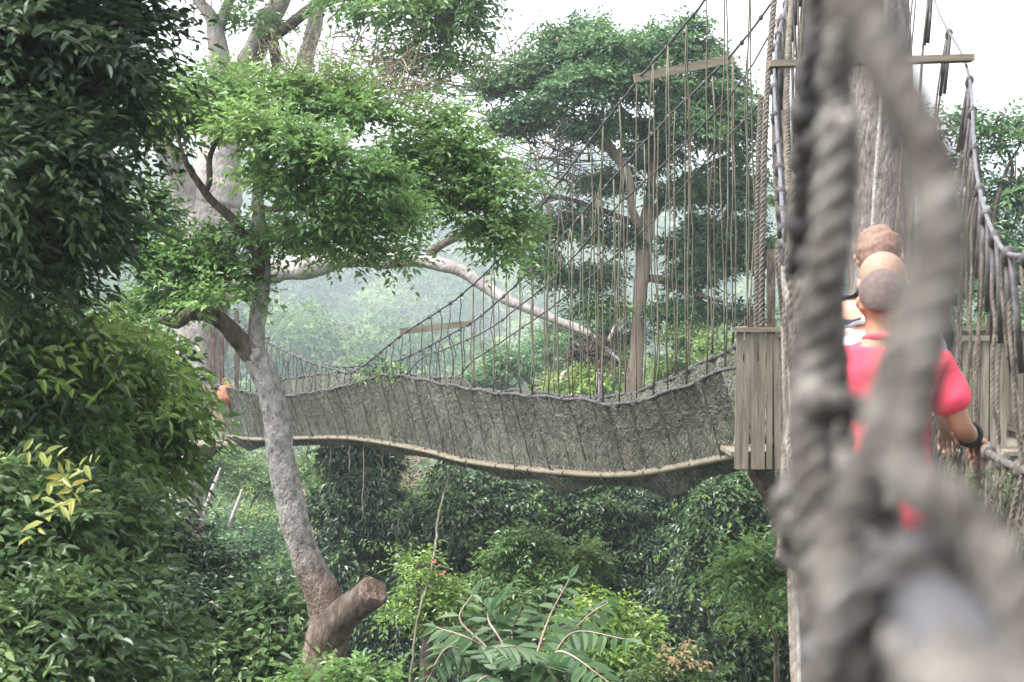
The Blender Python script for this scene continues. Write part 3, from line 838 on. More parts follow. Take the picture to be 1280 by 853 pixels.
# ---- brighter shrubs in front of them
G_S = 'shrubs and tree tops below the bridge'
plant('rounded_tree', 'rounded light green tree top in the middle below the net', 'tree', G_S,
      [(680, 680, 24, 50, 30), (640, 705, 24, 40, 32), (725, 705, 24, 34, 32), (680, 735, 23.6, 60, 36)],
      'leaf_mid', .10, .05, .34, n=6, dens=.95, tint=(.66, .2), flat=.5)
plant('vivid_tree', 'vivid green tree top with broad leaves beside the near ropes', 'tree', G_S,
      [(940, 700, 20, 38, 26), (960, 730, 20, 36, 30), (915, 725, 20, 30, 26), (975, 765, 20, 26, 26), (985, 700, 20, 24, 30)],
      'leaf_bright', .105, .05, .34, n=6, dens=.9, tint=(.5, .18), flat=.5, base=(3.15, 20.6), trunk_r=.035)
plant('broadleaf_shrub', 'lime green shrub right of the large compound leaves', 'shrub', G_S,
      [(745, 765, 18, 36, 26), (785, 790, 18, 30, 24), (740, 810, 17.6, 46, 30), (790, 825, 17.6, 30, 26)],
      'leaf_lime', .085, .045, .3, n=6, dens=.75, tint=(.25, .2))
plant('flowering_shrub', 'lime shrub with red flower heads crossed by a hanging liana', 'shrub', G_S,
      [(520, 712, 20, 28, 18), (545, 740, 20, 32, 26), (515, 760, 20, 30, 24), (560, 775, 20, 28, 28)],
      'leaf_lime', .075, .036, .28, n=6, dens=.65, tint=(.3, .22),
      extra=lambda t: tuft(t, 'red_blossoms', [(543, 703, 19.7), (552, 716, 19.7)], 'leaf_red', .035, .02, .07, n=5, k=3))
plant('young_shrub', 'small shrub with peach coloured young leaves at the bottom edge', 'shrub', G_S,
      [(850, 838, 16, 30, 22), (820, 850, 16, 30, 20), (880, 850, 16, 26, 20)],
      'leaf_mid', .07, .032, .24, n=6, dens=.7, tint=(.6, .2),
      extra=lambda t: tuft(t, 'peach_leaves', [(852, 815, 15.8), (862, 826, 15.8), (822, 838, 15.8), (840, 822, 15.8)], 'leaf_peach', .06, .03, .17, n=6, k=4))
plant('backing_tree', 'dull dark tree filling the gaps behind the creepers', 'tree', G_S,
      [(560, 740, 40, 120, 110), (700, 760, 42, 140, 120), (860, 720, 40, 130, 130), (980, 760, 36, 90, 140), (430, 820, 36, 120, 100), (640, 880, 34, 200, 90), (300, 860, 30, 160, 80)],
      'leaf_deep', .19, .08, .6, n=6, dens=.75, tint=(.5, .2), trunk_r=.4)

# ---- plant with large compound leaves at the bottom
t = thing('compound_leaf_tree', 'sapling with large grey green compound leaves at the bottom centre', 'tree', tuple(P(650, 900, 13)[:2]) + (0,))
mb, ms = MB(), MB()
core = P(655, 880, 13)
ms.tube([(core[0], core[1], -.2), core], [.07, .035], 8)
FR = [(575, 775, 13.2, 590, 735), (610, 768, 13.5, 640, 720), (690, 765, 13.4, 712, 715), (720, 790, 13, 782, 790), (705, 815, 12.6, 770, 850), (560, 810, 12.6, 530, 850), (590, 800, 12.4, 545, 775),
      (640, 790, 13.8, 655, 745), (680, 830, 12.3, 720, 880), (600, 850, 12.2, 560, 900), (650, 810, 12.1, 620, 800), (735, 770, 13.6, 760, 745)]
for mx, my, d, ex, ey in FR:
    a, m, e = core, P(mx, my, d), P(ex, ey, d + rng.uniform(-.5, .2))
    e = e + np.array([0, 0, -.05])
    p = cat_rom([a, a * .45 + m * .55 + np.array([0, 0, .05]), m, e], 8)
    ms.tube(p, np.linspace(.012, .004, len(p)), 5)
    q = resample(p, .08)
    q = q[int(len(q) * .22):]
    tn = nrm(np.gradient(q, axis=0))
    k = len(q)
    up = np.array([0, -.35, .94])
    sd = nrm(np.cross(tn, up))
    for s in (-1, 1):
        D = sd * s + tn * .38 + rng.normal(0, .08, q.shape) + np.array([0, 0, -.28])
        N_ = up + rng.normal(0, .14, q.shape) + sd * s * .25
        Ln = .175 * np.sin(np.linspace(.75, 2.75, k)) ** .8 * rng.uniform(.88, 1.1, k) + .03
        leaf_quads(mb, q, D, N_, Ln, Ln * .40, np.clip(rng.normal(.5, .18, k), 0, 1), droop=.22, fine=True, fold=.12)
    leaf_quads(mb, q[-1:], tn[-1:], up[None], np.array([.15]), np.array([.05]), np.array([.5]), fine=True)
ms.build('trunk', M['bark_tan'], t, True)
mb.build('crown', M['leaf_pale'], t, tint=True)

# ---- liana hanging from the bridge to the bottom of the frame
t = thing('hanging_liana', 'long thin liana hanging from the bridge floor down past the red flowered shrub', 'liana', tuple(P(515, 853, 19.6)[:2]) + (0,))
mb = MB()
p = cat_rom([P(563, 590, 26.5), P(553, 640, 25), P(545, 690, 22), P(535, 740, 19.4), P(526, 790, 19), P(517, 850, 18.7), P(512, 900, 18.6), P(508, 1100, 18.6)], 10)
mb.tube(p + np.cumsum(rng.normal(0, .006, p.shape), 0), .014, 5)
mb.build('stem', M['rope_moss'], t, True)


# ================================================================ the bridges
def lattice(mb, surf, ls, lt, cell, wid, jit=.18, layers=1, drop=.03):
    """knotted netting: a diamond lattice of flat twine over the surface surf(s,t), s,t in metres"""
    for _ in range(layers):
        ns, nt_ = int(ls / cell) + 1, int(lt / cell) + 1
        s, t_ = np.meshgrid(np.linspace(0, 1, ns), np.linspace(0, 1, nt_), indexing='ij')
        s = s + rng.normal(0, jit / ns, s.shape) + rng.uniform(-.3, .3) / ns
        t_ = np.clip(t_ + rng.normal(0, jit / nt_, s.shape), 0, 1)
        s = np.clip(s, 0, 1)
        Q = surf(s.ravel(), t_.ravel()).reshape(ns, nt_, 3)
        Q = Q + rng.normal(0, cell * .12, Q.shape)
        ds = np.gradient(Q, axis=0)
        dt = np.gradient(Q, axis=1)
        Nn = nrm(np.cross(ds, dt))
        E = []
        for i0, i1, j0, j1 in ((slice(0, -1), slice(1, None), slice(0, -1), slice(1, None)), (slice(0, -1), slice(1, None), slice(1, None), slice(0, -1))):
            a, b = Q[i0, j0].reshape(-1, 3), Q[i1, j1].reshape(-1, 3)
            n_ = Nn[i0, j0].reshape(-1, 3)
            ii, jj = np.meshgrid(np.arange(ns - 1), np.arange(nt_ - 1), indexing='ij')
            k = rng.uniform(0, 1, len(a)) > drop
            E.append((a[k], b[k], n_[k]))
        a = np.concatenate([e[0] for e in E])
        b = np.concatenate([e[1] for e in E])
        n_ = nrm(np.concatenate([e[2] for e in E]) + rng.normal(0, .35, (len(a), 3)))
        sd = nrm(np.cross(b - a, n_)) * (wid * rng.uniform(.3, .75, len(a)))[:, None]
        V = np.stack([a - sd, a + sd, b + sd, b - sd], 1)
        i = np.arange(len(a))[:, None] * 4
        mb.add(V, i + np.arange(4)[None])


def knots(mb, pts, r):
    for p in pts:
        d = rng.normal(0, .25, 3)
        d[2] += 1
        d = d / np.linalg.norm(d) * r * 1.1
        mb.tube([p - d, p - d * .5, p, p + d * .5, p + d], [r * .55, r * .95, r * 1.05, r * .95, r * .5], 7)


# ------------------------------------------------ far bridge: curve and sections
S0, E0 = np.array([2.34, 17.3]), np.array([-5.3, 36.5])
dB = E0 - S0
LB = np.linalg.norm(dB)
dB = dB / LB
nB = np.array([-dB[1], dB[0]])          # towards the side that faces us (left / near)
if nB[1] > 0:
    nB = -nB


def wall_depth(px, off):
    """depth at which the vertical plane offset 'off' from the centre line meets pixel column px"""
    u = (px - 640) / FPX
    q = S0 + nB * off
    t_ = (q[0] - u * q[1]) / (u * dB[1] - dB[0])
    return q[1] + dB[1] * t_, t_


def on_wall(px, py, off):
    d, _ = wall_depth(px, off)
    return P(px, py, d)


HW, FW = .42, .17
near_rail = prof([(262, 480), (290, 486), (340, 496), (380, 492), (430, 483), (480, 469), (520, 473), (560, 481), (620, 491), (680, 496), (730, 500), (770, 506), (800, 501), (850, 485), (900, 465), (945, 450)])
far_rail = prof([(290, 470), (340, 475), (400, 468), (450, 463), (500, 466), (540, 473), (575, 472), (592, 485), (620, 489), (650, 488), (700, 494), (750, 497), (790, 491), (830, 477), (880, 453), (920, 433), (950, 420)])
bottom = prof([(262, 536), (290, 547), (330, 551), (400, 549), (450, 551), (530, 565), (580, 578), (650, 588), (740, 596), (800, 595), (860, 585), (900, 577), (955, 566)])


def curve_by_t(fn, off, x0, x1):
    """sample a pixel profile on a wall plane and give z (and t) along the bridge"""
    xs = np.linspace(x0, x1, 160)
    t_ = np.array([wall_depth(x, off)[1] for x in xs])
    z = np.array([on_wall(x, fn(x), off)[2] for x in xs])
    o = np.argsort(t_)
    return lambda q: np.interp(q, t_[o], z[o])


zn = curve_by_t(near_rail, HW, 262, 945)
zf = curve_by_t(far_rail, -HW, 290, 950)
zb = curve_by_t(bottom, FW, 262, 955)
T0, T1 = .15, LB - .1


def bump(t_, c, w, a):
    return a * np.exp(-((t_ - c) / w) ** 2)


def tpx(px):
    return wall_depth(px, FW)[1]


BUL = [(tpx(690), .55, .13), (tpx(822), .5, .17), (tpx(300), .7, .13), (tpx(620), .5, .06), (tpx(480), .9, .05)]


def net_surf(s, t_):
    q = T0 + s * (T1 - T0)
    a, b, c = zn(q), zf(q), zb(q)
    sag = .10 + sum(bump(q, *w_) for w_ in BUL)
    # section: near rail, near floor edge, belly, far floor edge, far rail
    k = np.array([0, .30, .42, .5, .58, .70, 1.0])
    offs = np.stack([np.full_like(q, HW), np.full_like(q, FW + .10), np.full_like(q, FW), np.zeros_like(q), np.full_like(q, -FW), np.full_like(q, -FW - .10), np.full_like(q, -HW)], 1)
    zs = np.stack([a, a * .45 + c * .55, c - .01, c - sag, c - .01, b * .45 + c * .55, b], 1)
    i = np.clip(np.searchsorted(k, t_, side='right') - 1, 0, 5)
    f = (t_ - k[i]) / (k[i + 1] - k[i])
    r_ = np.arange(len(q))
    off = offs[r_, i] * (1 - f) + offs[r_, i + 1] * f
    z = zs[r_, i] * (1 - f) + zs[r_, i + 1] * f
    rip = .02 * np.sin(q * 9 + 3 * np.sin(q * 2.3)) + .015 * np.sin(q * 23 + t_ * 8)
    off = off + rip * np.sign(off)
    xy = S0[None] + dB[None] * q[:, None] + nB[None] * off[:, None]
    return np.column_stack([xy, z])


def along(fz, off, t_):
    t_ = np.atleast_1d(np.asarray(t_, float))
    xy = S0 + dB * t_[:, None] + nB * off
    return np.column_stack([xy, fz(t_)])


fb = thing('rope_bridge', 'sagging rope bridge with olive net sides crossing towards the giant pale tree', 'rope bridge', tuple(S0 + dB * LB / 2) + (CZ - 2,), 'canopy walkway bridges')
mb = MB()
lattice(mb, net_surf, LB, 3.0, .040, .0085, jit=.1, layers=2)
# cords tied round the net at intervals
for q in np.arange(.5, LB, .52):
    tt = np.linspace(.0, 1.0, 40)
    p = net_surf(np.full(40, (q + rng.normal(0, .06) - T0) / (T1 - T0)).clip(0, 1), tt)
    w_ = p.copy()
    w_[:, :2] += nB * (.012 * np.sign(np.linspace(1, -1, 40)))[:, None]
    mb.tube(w_ + rng.normal(0, .004, w_.shape), .009, 4)
mb.build('net', M['net'], fb)
tt = np.linspace(T0, T1, 120)
mb = MB()
for off in (-.11, .11):
    p = along(zb, off, tt)
    p[:, 2] += .035
    L_ = []
    for i in range(0, 119):
        mb.beam(p[i], p[i + 1], .20, .045)
mb.build('plank_walkway', M['wood'], fb)
mb = MB()
p = along(zb, FW + .02, tt)
p[:, 2] += .02
mb.tube(p, .03, 7)
for i in range(0, 120, 6):
    mb.tube([p[i] - (0, 0, .045), p[i] + np.array([*(nB * .04), 0]), p[i] + (0, 0, .05)], .014, 5)
mb.build('floor_pole', M['twig'], fb, True)
for fz, off in ((zn, HW), (zf, -HW)):
    q = np.linspace(T0 - .3, T1, 200)
    p = along(fz, off, q)
    p[:, 2] += .012 * np.sin(q * 6.3)
    mb = MB()
    mb.rope(p, .019, .12, 5, 5)
    knots(mb, along(fz, off, np.arange(.5, LB - .4, .47)), .030)
    mb.build('hand_rope', M['rope_dark'], fb, True)

# main cables and the ropes rising from the hand ropes, on the wall planes
def wire(table, off, name, r, mat, kn=0, tmin=.1, ends=None):
    a = cat_rom(np.array(table, float), 10)
    p = np.array([P(x, y, max(wall_depth(x, off)[0], 17.2)) for x, y in a])
    if ends is not None:
        p = np.vstack([p, np.asarray(ends, float)])
        p = cat_rom(p[::8] if len(p) > 40 else p, 6)
    mb = MB()
    p = resample(p, .12)
    mb.tube(p + rng.normal(0, .003, p.shape), r, 6)
    if kn:
        knots(mb, resample(p, kn), r * 2.0)
    mb.build(name, M[mat], fb, True)
    o = np.argsort(a[:, 0])
    return lambda x: np.interp(x, a[o, 0], a[o, 1])


c1 = wire([(285, 396), (310, 414), (330, 425), (380, 450), (420, 462), (445, 463), (505, 417), (575, 370), (640, 307), (690, 240), (745, 167), (800, 97), (870, 15), (920, -50)], HW, 'main_cable', .012, 'cable', .42)
c2 = wire([(300, 402), (325, 424), (350, 436), (390, 452), (430, 459), (461, 455), (502, 449), (583, 407), (619, 380), (680, 322), (750, 242), (830, 152), (908, 76), (960, 10), (1000, -50)], -HW, 'main_cable', .012, 'cable', .42)
c3 = wire([(508, 468), (530, 446), (561, 435), (612, 411), (653, 380), (700, 340), (772, 258), (830, 205), (914, 118), (970, 30), (1005, -40)], HW, 'stay_rope', .009, 'rope_dark', 1.1)
c4 = wire([(573, 472), (590, 452), (605, 442), (639, 419), (700, 376), (796, 296), (880, 205), (959, 118), (1000, 60)], -HW, 'stay_rope', .009, 'rope_dark', 1.1)
for (x0, y0), (x1, y1) in (((505, 414), (583, 405)), ((800, 97), (908, 75)), ((308, 427), (335, 424))):
    a, b = on_wall(x0, y0, HW), on_wall(x1, y1, -HW)
    e = (b - a) / np.linalg.norm(b - a) * .06
    mb = MB()
    mb.beam(a - e, b + e, .06, .085)
    mb.build('spreader_bar', M['beam'], fb)


def hanger(top, bot, mat, r, twin=0):
    mb = MB()
    for s in ((-1, 1) if twin else (0,)):
        n_ = 9
        k = np.linspace(0, 1, n_)[:, None]
        j = np.stack([np.convolve(rng.normal(0, 1, n_ + 2), np.ones(3) / 3, 'valid') for _ in range(3)], 1) * .03
        j[0] = j[-1] = 0
        sw = np.array([dB[0], dB[1], 0]) * s * twin
        p = top * (1 - k) + bot * k + j + sw * np.sin(k * math.pi * .9 + .15)
        mb.tube(p, r, 4)
    mb.build('suspender', M[mat], fb, True)


for fx, rail, off, lo, n_ in ((c1, near_rail, HW, 300, 50), (c2, far_rail, -HW, 320, 50)):
    t_a, t_b = wall_depth(935, off)[1], wall_depth(lo, off)[1]
    for q in np.linspace(t_a, t_b, n_):
        q = q + rng.normal(0, .05)
        xy = S0 + dB * q + nB * off
        px = 640 + FPX * xy[0] / xy[1]
        top, bot = P(px, float(fx(px)), xy[1]), P(px, float(rail(px)), xy[1])
        if top[2] - bot[2] < .03:
            continue
        if abs(px - 430) < 160:
            hanger(top, bot, 'rope_dark', .0075)
        else:
            hanger(top, bot, 'rope_moss', .0068, .03 if rng.random() < .5 else 0)
# cords that hang loose below the floor
for px, y0, y1, off in ((455, 548, 650, .1), (478, 556, 600, 0), (437, 549, 590, .1), (386, 548, 572, .15), (414, 549, 585, .05)):
    a, b = on_wall(px, y0, off), on_wall(px + rng.normal(0, 2), y1, off)
    mb = MB()
    k = np.linspace(0, 1, 8)[:, None]
    mb.tube(a * (1 - k) + b * k + rng.normal(0, .008, (8, 3)), .012, 4)
    mb.build('loose_cord', M['rope_moss'], fb, True)
mb = MB()
for x in np.arange(452, 512, 6):
    for off in (HW, -HW):
        o = on_wall(x, float(near_rail(x) if off > 0 else far_rail(x)) - 6, off)
        k = 7
        leaf_quads(mb, o + rng.normal(0, .08, (k, 3)), rand_dir(k), rand_dir(k, .2), np.full(k, .12), np.full(k, .05), rng.uniform(0, 1, k))
mb.build('climbing_vine', M['leaf_far'], fb, tint=True)

# ------------------------------------------------ near platform round the trunk
DZ = P(940, 565, 16.8)[2]
pf = thing('tree_platform', 'weathered wooden platform with vertical board panels around the grey furrowed trunk', 'platform', (3.5, 18.2, DZ), 'canopy walkway platforms')
mb = MB()
for x in np.arange(2.0, 5.0, .15):
    if abs(x - 3.62) < .5:
        mb.box((x, 17.45, DZ - .02), (.07, .62, .02))
        mb.box((x, 19.4, DZ - .02), (.07, .28, .02))
    else:
        mb.box((x, 18.25 if x > 2.3 else 17.6, DZ - .02), (.07, 1.43 if x > 2.3 else .78, .02))
mb.build('deck', M['wood'], pf)
for y in (16.9, 18.0, 19.6):
    mb = MB()
    mb.beam((2.0 if y < 18.3 else 2.36, y, DZ - .105), (5.0, y, DZ - .105), .07, .12)
    mb.build('deck_joist', M['beam'], pf)


def panel(a, b, n_, h, lean=0):
    a, b = np.array([*a, DZ]), np.array([*b, DZ])
    d = (b - a) / np.linalg.norm(b - a)
    q = np.array([d[1], -d[0], 0])
    w_ = np.linalg.norm(b - a) / n_
    mb = MB()
    R3 = np.stack([d, q, [0, 0, 1]], 1)
    for i in range(n_):
        c = a + d * w_ * (i + .5)
        hh = h * rng.uniform(.985, 1.0)
        tl = rng.normal(0, .012)
        Rt = R3 @ np.array([[math.cos(tl), 0, math.sin(tl)], [0, 1, 0], [-math.sin(tl), 0, math.cos(tl)]])
        mb.box(c + np.array([0, 0, hh / 2 - .10]) + q * rng.uniform(-.012, .012), (w_ * rng.uniform(.36, .455), .013, hh / 2 + .05), Rt)
    pn = mb.build('board_panel', M['wood'], pf)
    mb = MB()
    mb.box((a + b) / 2 + np.array([0, 0, h - .03]) , (np.linalg.norm(b - a) / 2 + .03, .05, .02), R3)
    mb.build('cap_rail', M['beam'], pn)
    mb = MB()
    mb.box((a + b) / 2 + np.array([0, 0, h * .75]) - q * .035, (np.linalg.norm(b - a) / 2, .018, .035), R3)
    mb.box((a + b) / 2 + np.array([0, 0, .10]) - q * .035, (np.linalg.norm(b - a) / 2, .018, .035), R3)
    mb.build('cross_rail', M['beam'], pn)


HP = (565 - 408) * 16.8 / FPX
panel((1.96, 16.78), (2.36, 16.78), 6, HP)
panel((3.80, 17.2), (4.46, 17.2), 8, HP * .93)
panel((2.36, 18.75), (2.36, 19.6), 9, HP)
panel((2.4, 19.68), (4.95, 19.68), 24, HP)
panel((4.98, 17.3), (4.98, 19.6), 20, HP)
for x, y, h_ in ((2.285, 16.86, (565 - 312) * 16.8 / FPX), (2.36, 18.7, 1.2), (3.78, 17.27, 1.25), (4.93, 17.3, 1.2), (4.9, 19.6, 1.2), (2.42, 19.6, 1.2)):
    mb = MB()
    mb.box((x, y, DZ + h_ / 2 - .1), (.035, .035, h_ / 2 + .1))
    mb.build('post', M['bark_brown'], pf)
for a, b in (((2.15, 16.95, DZ - .16), (3.35, 18.3, DZ - 1.9)), ((4.85, 17.0, DZ - .16), (3.8, 18.4, DZ - 1.9)), ((2.45, 19.5, DZ - .16), (3.35, 18.8, DZ - 1.9))):
    mb = MB()
    mb.beam(a, b, .10, .12)
    mb.build('brace', M['bark_brown'], pf)

t = thing('trunk_of_platform_tree', 'tall straight grey furrowed trunk rising through the near wooden platform', 'tree', (3.55, 18.45, 0))
t.name = 'platform_tree'
mb = MB()
z = np.concatenate([np.linspace(-.3, CZ - 6, 10), np.linspace(CZ - 5.5, CZ + 9, 60)])
p = np.column_stack([3.55 + .03 * np.sin(z * .5) - .02 * (z - CZ), np.full_like(z, 18.45), z])
mb.tube(p, .345 + .018 * np.sin(z * 1.7) + .09 * np.clip((CZ - z) / CZ, 0, 1) - .008 * np.clip(z - CZ, 0, 10), 26)
mb.build('trunk', M['bark_grey'], t, True)
mb = MB()
q = P(1074, 168, 18.05)
mb.box(q, (.035, .006, .09), np.array([[.95, 0, .3], [0, 1, 0], [-.3, 0, .95]]))
o = tag(mb.build('tree_tag', M['rope_white']), 'small pale tag nailed to the grey furrowed trunk', 'tag')

# ------------------------------------------------ far platform
FZ = P(280, 552, 37.3)[2]
fp = thing('tree_platform', 'pale distant platform skirted with boards at the foot of the giant pale tree', 'platform', (-6.0, 37.4, FZ), 'canopy walkway platforms')
mb = MB()
for x in np.arange(-6.4, -4.6, .16):
    mb.box((x, 37.3, FZ - .02), (.075, .95, .02))
mb.build('deck', M['wood'], fp)
mb = MB()
a, b = P(244, 505, 36.5), P(286, 555, 36.3)
for k in np.linspace(0, 1, 22):
    xx = a[0] * (1 - k) + b[0] * k
    z0 = a[2] * (1 - k) + b[2] * k
    zt = P(0, 478 + 8 * k, 36.4)[2]
    mb.box((xx, 36.42, (z0 + zt) / 2), (.017, .012, (zt - z0) / 2))
mb.build('board_panel', M['bark_tan'], fp)
for x in (266, 277, 296):
    q = P(x, 470, 36.6)
    mb = MB()
    mb.box((q[0], 36.6, q[2] + .3), (.04, .04, .95))
    mb.build('post', M['bark_brown'], fp)
mb = MB()
mb.beam(P(275, 556, 36.5), P(235, 590, 37.4), .12, .14)
mb.build('brace', M['bark_brown'], fp)

# orange bag on the far end of the bridge
t = thing('bag', 'faded orange bag slung on the rope rail at the far end of the net bridge', 'bag', tuple(P(283, 505, 35.6)))
q = P(283, 491, 35.4)
mb = MB()
k = np.linspace(0, 1, 9)
mb.tube(np.column_stack([q[0] + .02 * np.sin(k * 9), np.full(9, q[1]), q[2] - .22 + .40 * k]), [.12, .17, .185, .18, .165, .15, .13, .09, .03], 12)
mb.build('bag_body', M['orange'], t, True)
mb = MB()
mb.tube([q + (-.08, 0, .16), q + (-.04, -.01, .26), q + (.04, -.01, .26), q + (.08, 0, .16)], .014, 5)
mb.build('handle', M['orange'], t, True)

# ------------------------------------------------ our own bridge
ob = thing('rope_bridge', 'rope bridge we stand on with knotted suspenders leading to the trunk on the right', 'rope bridge', (1.3, 8, CZ - 1.5), 'canopy walkway bridges')


def spl(tab):
    a = cat_rom(np.array(tab, float), 10)
    return lambda d: np.interp(d, a[:, 0], a[:, 1])


cab_z = spl([(-1.2, 1.9), (-.5, 1.45), (0, 1.2), (.5, .95), (1, .76), (1.7, .55), (2.4, .40), (3, .29), (4, .20), (4.9, .165), (6, .25), (7.5, .56), (9.4, 1.24), (11.5, 1.95), (15, 3.5), (18.2, 5.6)])
cab_l = spl([(-1.2, -.15), (0, .03), (1, .18), (2.4, .378), (4.9, .71), (7.5, 1.052), (9.4, 1.29), (11.5, 1.66), (15, 2.45), (18.2, 3.25)])
cab_r = spl([(-1.2, .4), (0, .6), (1, .74), (3, 1.04), (4.9, 1.315), (7.5, 1.825), (9.4, 2.235), (11.5, 2.53), (15, 3.1), (18.2, 3.85)])
rail_z = spl([(-1.2, .02), (0, -.04), (.45, -.08), (1.65, -.16), (3, -.28), (5, -.41), (6.5, -.445), (9, -.42), (12, -.33), (16.7, -.13)])
LX = lambda d: .036 + .143 * np.asarray(d)
RX = lambda d: .68 + .143 * np.asarray(d)
dd = np.linspace(-1.0, 16.7, 240)
Zr = lambda d: CZ + rail_z(d)
Zf = lambda d: CZ + rail_z(d) - 1.10
for fx, fr in ((cab_l, LX), (cab_r, RX)):
    d2 = np.linspace(-1.0, 18.2, 260)
    mb = MB()
    p = np.column_stack([fx(d2), d2, CZ + cab_z(d2)])
    mb.tube(p, .0075, 8)
    mb.build('main_cable', M['steel'], ob, True)
    mb = MB()
    mb.rope(np.column_stack([fr(dd), dd, Zr(dd)]), .0125, .062, 6, 6)
    kd = np.concatenate([np.arange(1.0, 9, .45), np.arange(9, 16, .45)])
    knots(mb, np.column_stack([fr(kd), kd, Zr(kd)]), .026)
    mb.build('hand_rope', M['rope_near'], ob, True)
# suspenders: pairs of cord looped over the cable, knotted to the hand rope and tied down to the floor
for side, fx, fr in ((0, cab_l, LX), (1, cab_r, RX)):
    for i, d in enumerate(np.arange(1.35 if side == 0 else .5, 16.3, .45 if side == 0 else .62)):
        d = d + rng.normal(0, .04)
        top = np.array([fx(d), d, CZ + cab_z(d)])
        bot = np.array([fr(d), d, Zr(d)])
        flo = np.array([fr(d) * .6 + (LX(d) + .315) * .4, d, Zf(d)])
        if side == 1 and (d > 13 or (d > 9.6 and i % 2)):
            continue
        lean = np.array([0, .12, 0])
        mb = MB()
        far_ = d > 8.5
        mat = 'rope_near' if d < 3 else ('rope' if side == 1 or rng.random() < .8 else 'rope_white')
        r = .0105 if d < 3 else ((.0085 if side == 0 else .0068) if d < 8.5 else .0062)
        for s in (-1, 1):
            n_ = 9
            k = np.linspace(0, 1, n_)[:, None]
            j = np.stack([np.convolve(rng.normal(0, 1, n_ + 2), np.ones(3) / 3, 'valid') for _ in range(3)], 1) * .014
            j[0] = j[-1] = 0
            p = (top + lean * .4) * (1 - k) + bot * k + j
            p[:, 1] += s * .055 * np.sin(k[:, 0] * math.pi * .85 + .2) + rng.normal(0, .02)
            p[:, 0] += s * .012 * np.sin(k[:, 0] * math.pi)
            p = cat_rom(p, 4)
            if far_:
                mb.tube(p, r, 5)
            else:
                mb.rope(p, r, .055, 5, 5)
        q = (bot + np.array([rng.normal(0, .006), rng.normal(0, .03), 0])) * 1
        k = np.linspace(0, 1, 7)[:, None]
        p = cat_rom(bot * (1 - k) + flo * k + np.vstack([[0, 0, 0], rng.normal(0, .012, (5, 3)), [0, 0, 0]]), 4)
        if far_:
            mb.tube(p, r * 1.1, 5)
        else:
            mb.rope(p, r * 1.15, .06, 5, 5)
        su = mb.build('suspender', M[mat], ob, True)
        mb = MB()
        knots(mb, [top, top + (0, .02, -.012)], .020 if d > 2.5 else .016)
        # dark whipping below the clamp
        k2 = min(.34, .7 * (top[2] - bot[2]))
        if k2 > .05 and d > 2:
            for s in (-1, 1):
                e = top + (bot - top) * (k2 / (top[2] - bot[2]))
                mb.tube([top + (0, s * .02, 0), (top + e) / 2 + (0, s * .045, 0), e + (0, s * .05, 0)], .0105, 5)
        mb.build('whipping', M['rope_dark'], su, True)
# spreader over the walkway
a, b = np.array([1.262, 9.4, CZ + 1.255]), np.array([2.262, 9.4, CZ + 1.285])
mb = MB()
mb.beam(a, b, .10, .032)
mb.build('spreader_bar', M['beam'], ob)
# net walls
for fr, sgn in ((LX, -1), (RX, 1)):
    def wall(s, t_, fr=fr, sgn=sgn):
        d = .35 + s * 16.2
        x = fr(d) * (1 - t_) + (LX(d) + .315 + sgn * .17) * t_
        z = Zr(d) * (1 - t_) + (Zf(d) - .05) * t_
        x = x + sgn * .03 * np.sin(d * 7 + t_ * 3) * np.sin(t_ * math.pi)
        return np.column_stack([x, d, z])
    mb = MB()
    lattice(mb, wall, 16.2, 1.15, .042, .0044, layers=2)
    mb.build('net', M['net_brown'], ob)
mb = MB()
p = np.column_stack([LX(dd) + .315, dd, Zf(dd)])
for i in range(len(p) - 1):
    mb.beam(p[i], p[i + 1], .28, .035)
mb.build('plank_walkway', M['wood'], ob)
# thick bleached rope and slack lines running up the left side
for pts, r, mat in (([(975, 700, 7.5), (982, 560, 8), (990, 420, 8.5), (993, 330, 9), (984, 200, 9.6), (984, 90, 10), (990, 0, 10.6), (1000, -80, 11)], .018, 'rope'),
                    ([(984, 420, 9), (987, 520, 8), (990, 600, 7), (996, 720, 6), (1001, 900, 5)], .022, 'rope'),
                    ([(992, 380, 6), (993, 480, 5.6), (999, 600, 4.8), (1006, 740, 4.2), (1012, 900, 4)], .017, 'rope_moss'),
                    ([(979, 330, 12), (980, 420, 11.5), (984, 540, 10), (988, 640, 9), (990, 760, 8.5), (996, 900, 8)], .020, 'rope'),
                    ([(1003, 900, 4.6), (998, 700, 5), (992, 560, 5.6), (988, 420, 6.5), (990, 340, 7)], .012, 'rope_white'),
                    ([(952, 410, 16.9), (953, 300, 16.9), (957, 150, 17), (966, 20, 17.2), (975, -60, 17.5)], .030, 'rope'),
                    ([(945, 450, 17.2), (946, 300, 17.2), (948, 200, 17.2), (951, 120, 17.3)], .026, 'rope'),
                    ([(1090, 330, 17.6), (1093, 240, 17.7), (1100, 150, 17.8), (1106, 40, 17.9), (1110, -60, 18)], .020, 'rope_white'),
                    ([(1012, 440, 3.4), (1008, 300, 3.6), (1003, 200, 3.8), (1000, 110, 4)], .012, 'rope')):
    mb = MB()
    mb.rope(cat_rom([P(*q) for q in pts], 8), r, r * 4.4, 5, 6)
    mb.build('slack_rope', M[mat], ob, True)
# many fine cords climbing towards the trunk on both sides
for k in range(13):
    d = rng.uniform(10.5, 16)
    a = np.array([cab_l(d) - .05 * rng.random(), d, CZ + cab_z(d)])
    b = np.array([LX(d) + rng.uniform(-.02, .1), d + .2, Zr(d)])
    mb = MB()
    kk = np.linspace(0, 1, 9)[:, None]
    mb.tube(a * (1 - kk) + b * kk + rng.normal(0, .008, (9, 3)), .010, 5)
    mb.build('cord', M['rope' if k % 3 else 'rope_white'], ob, True)
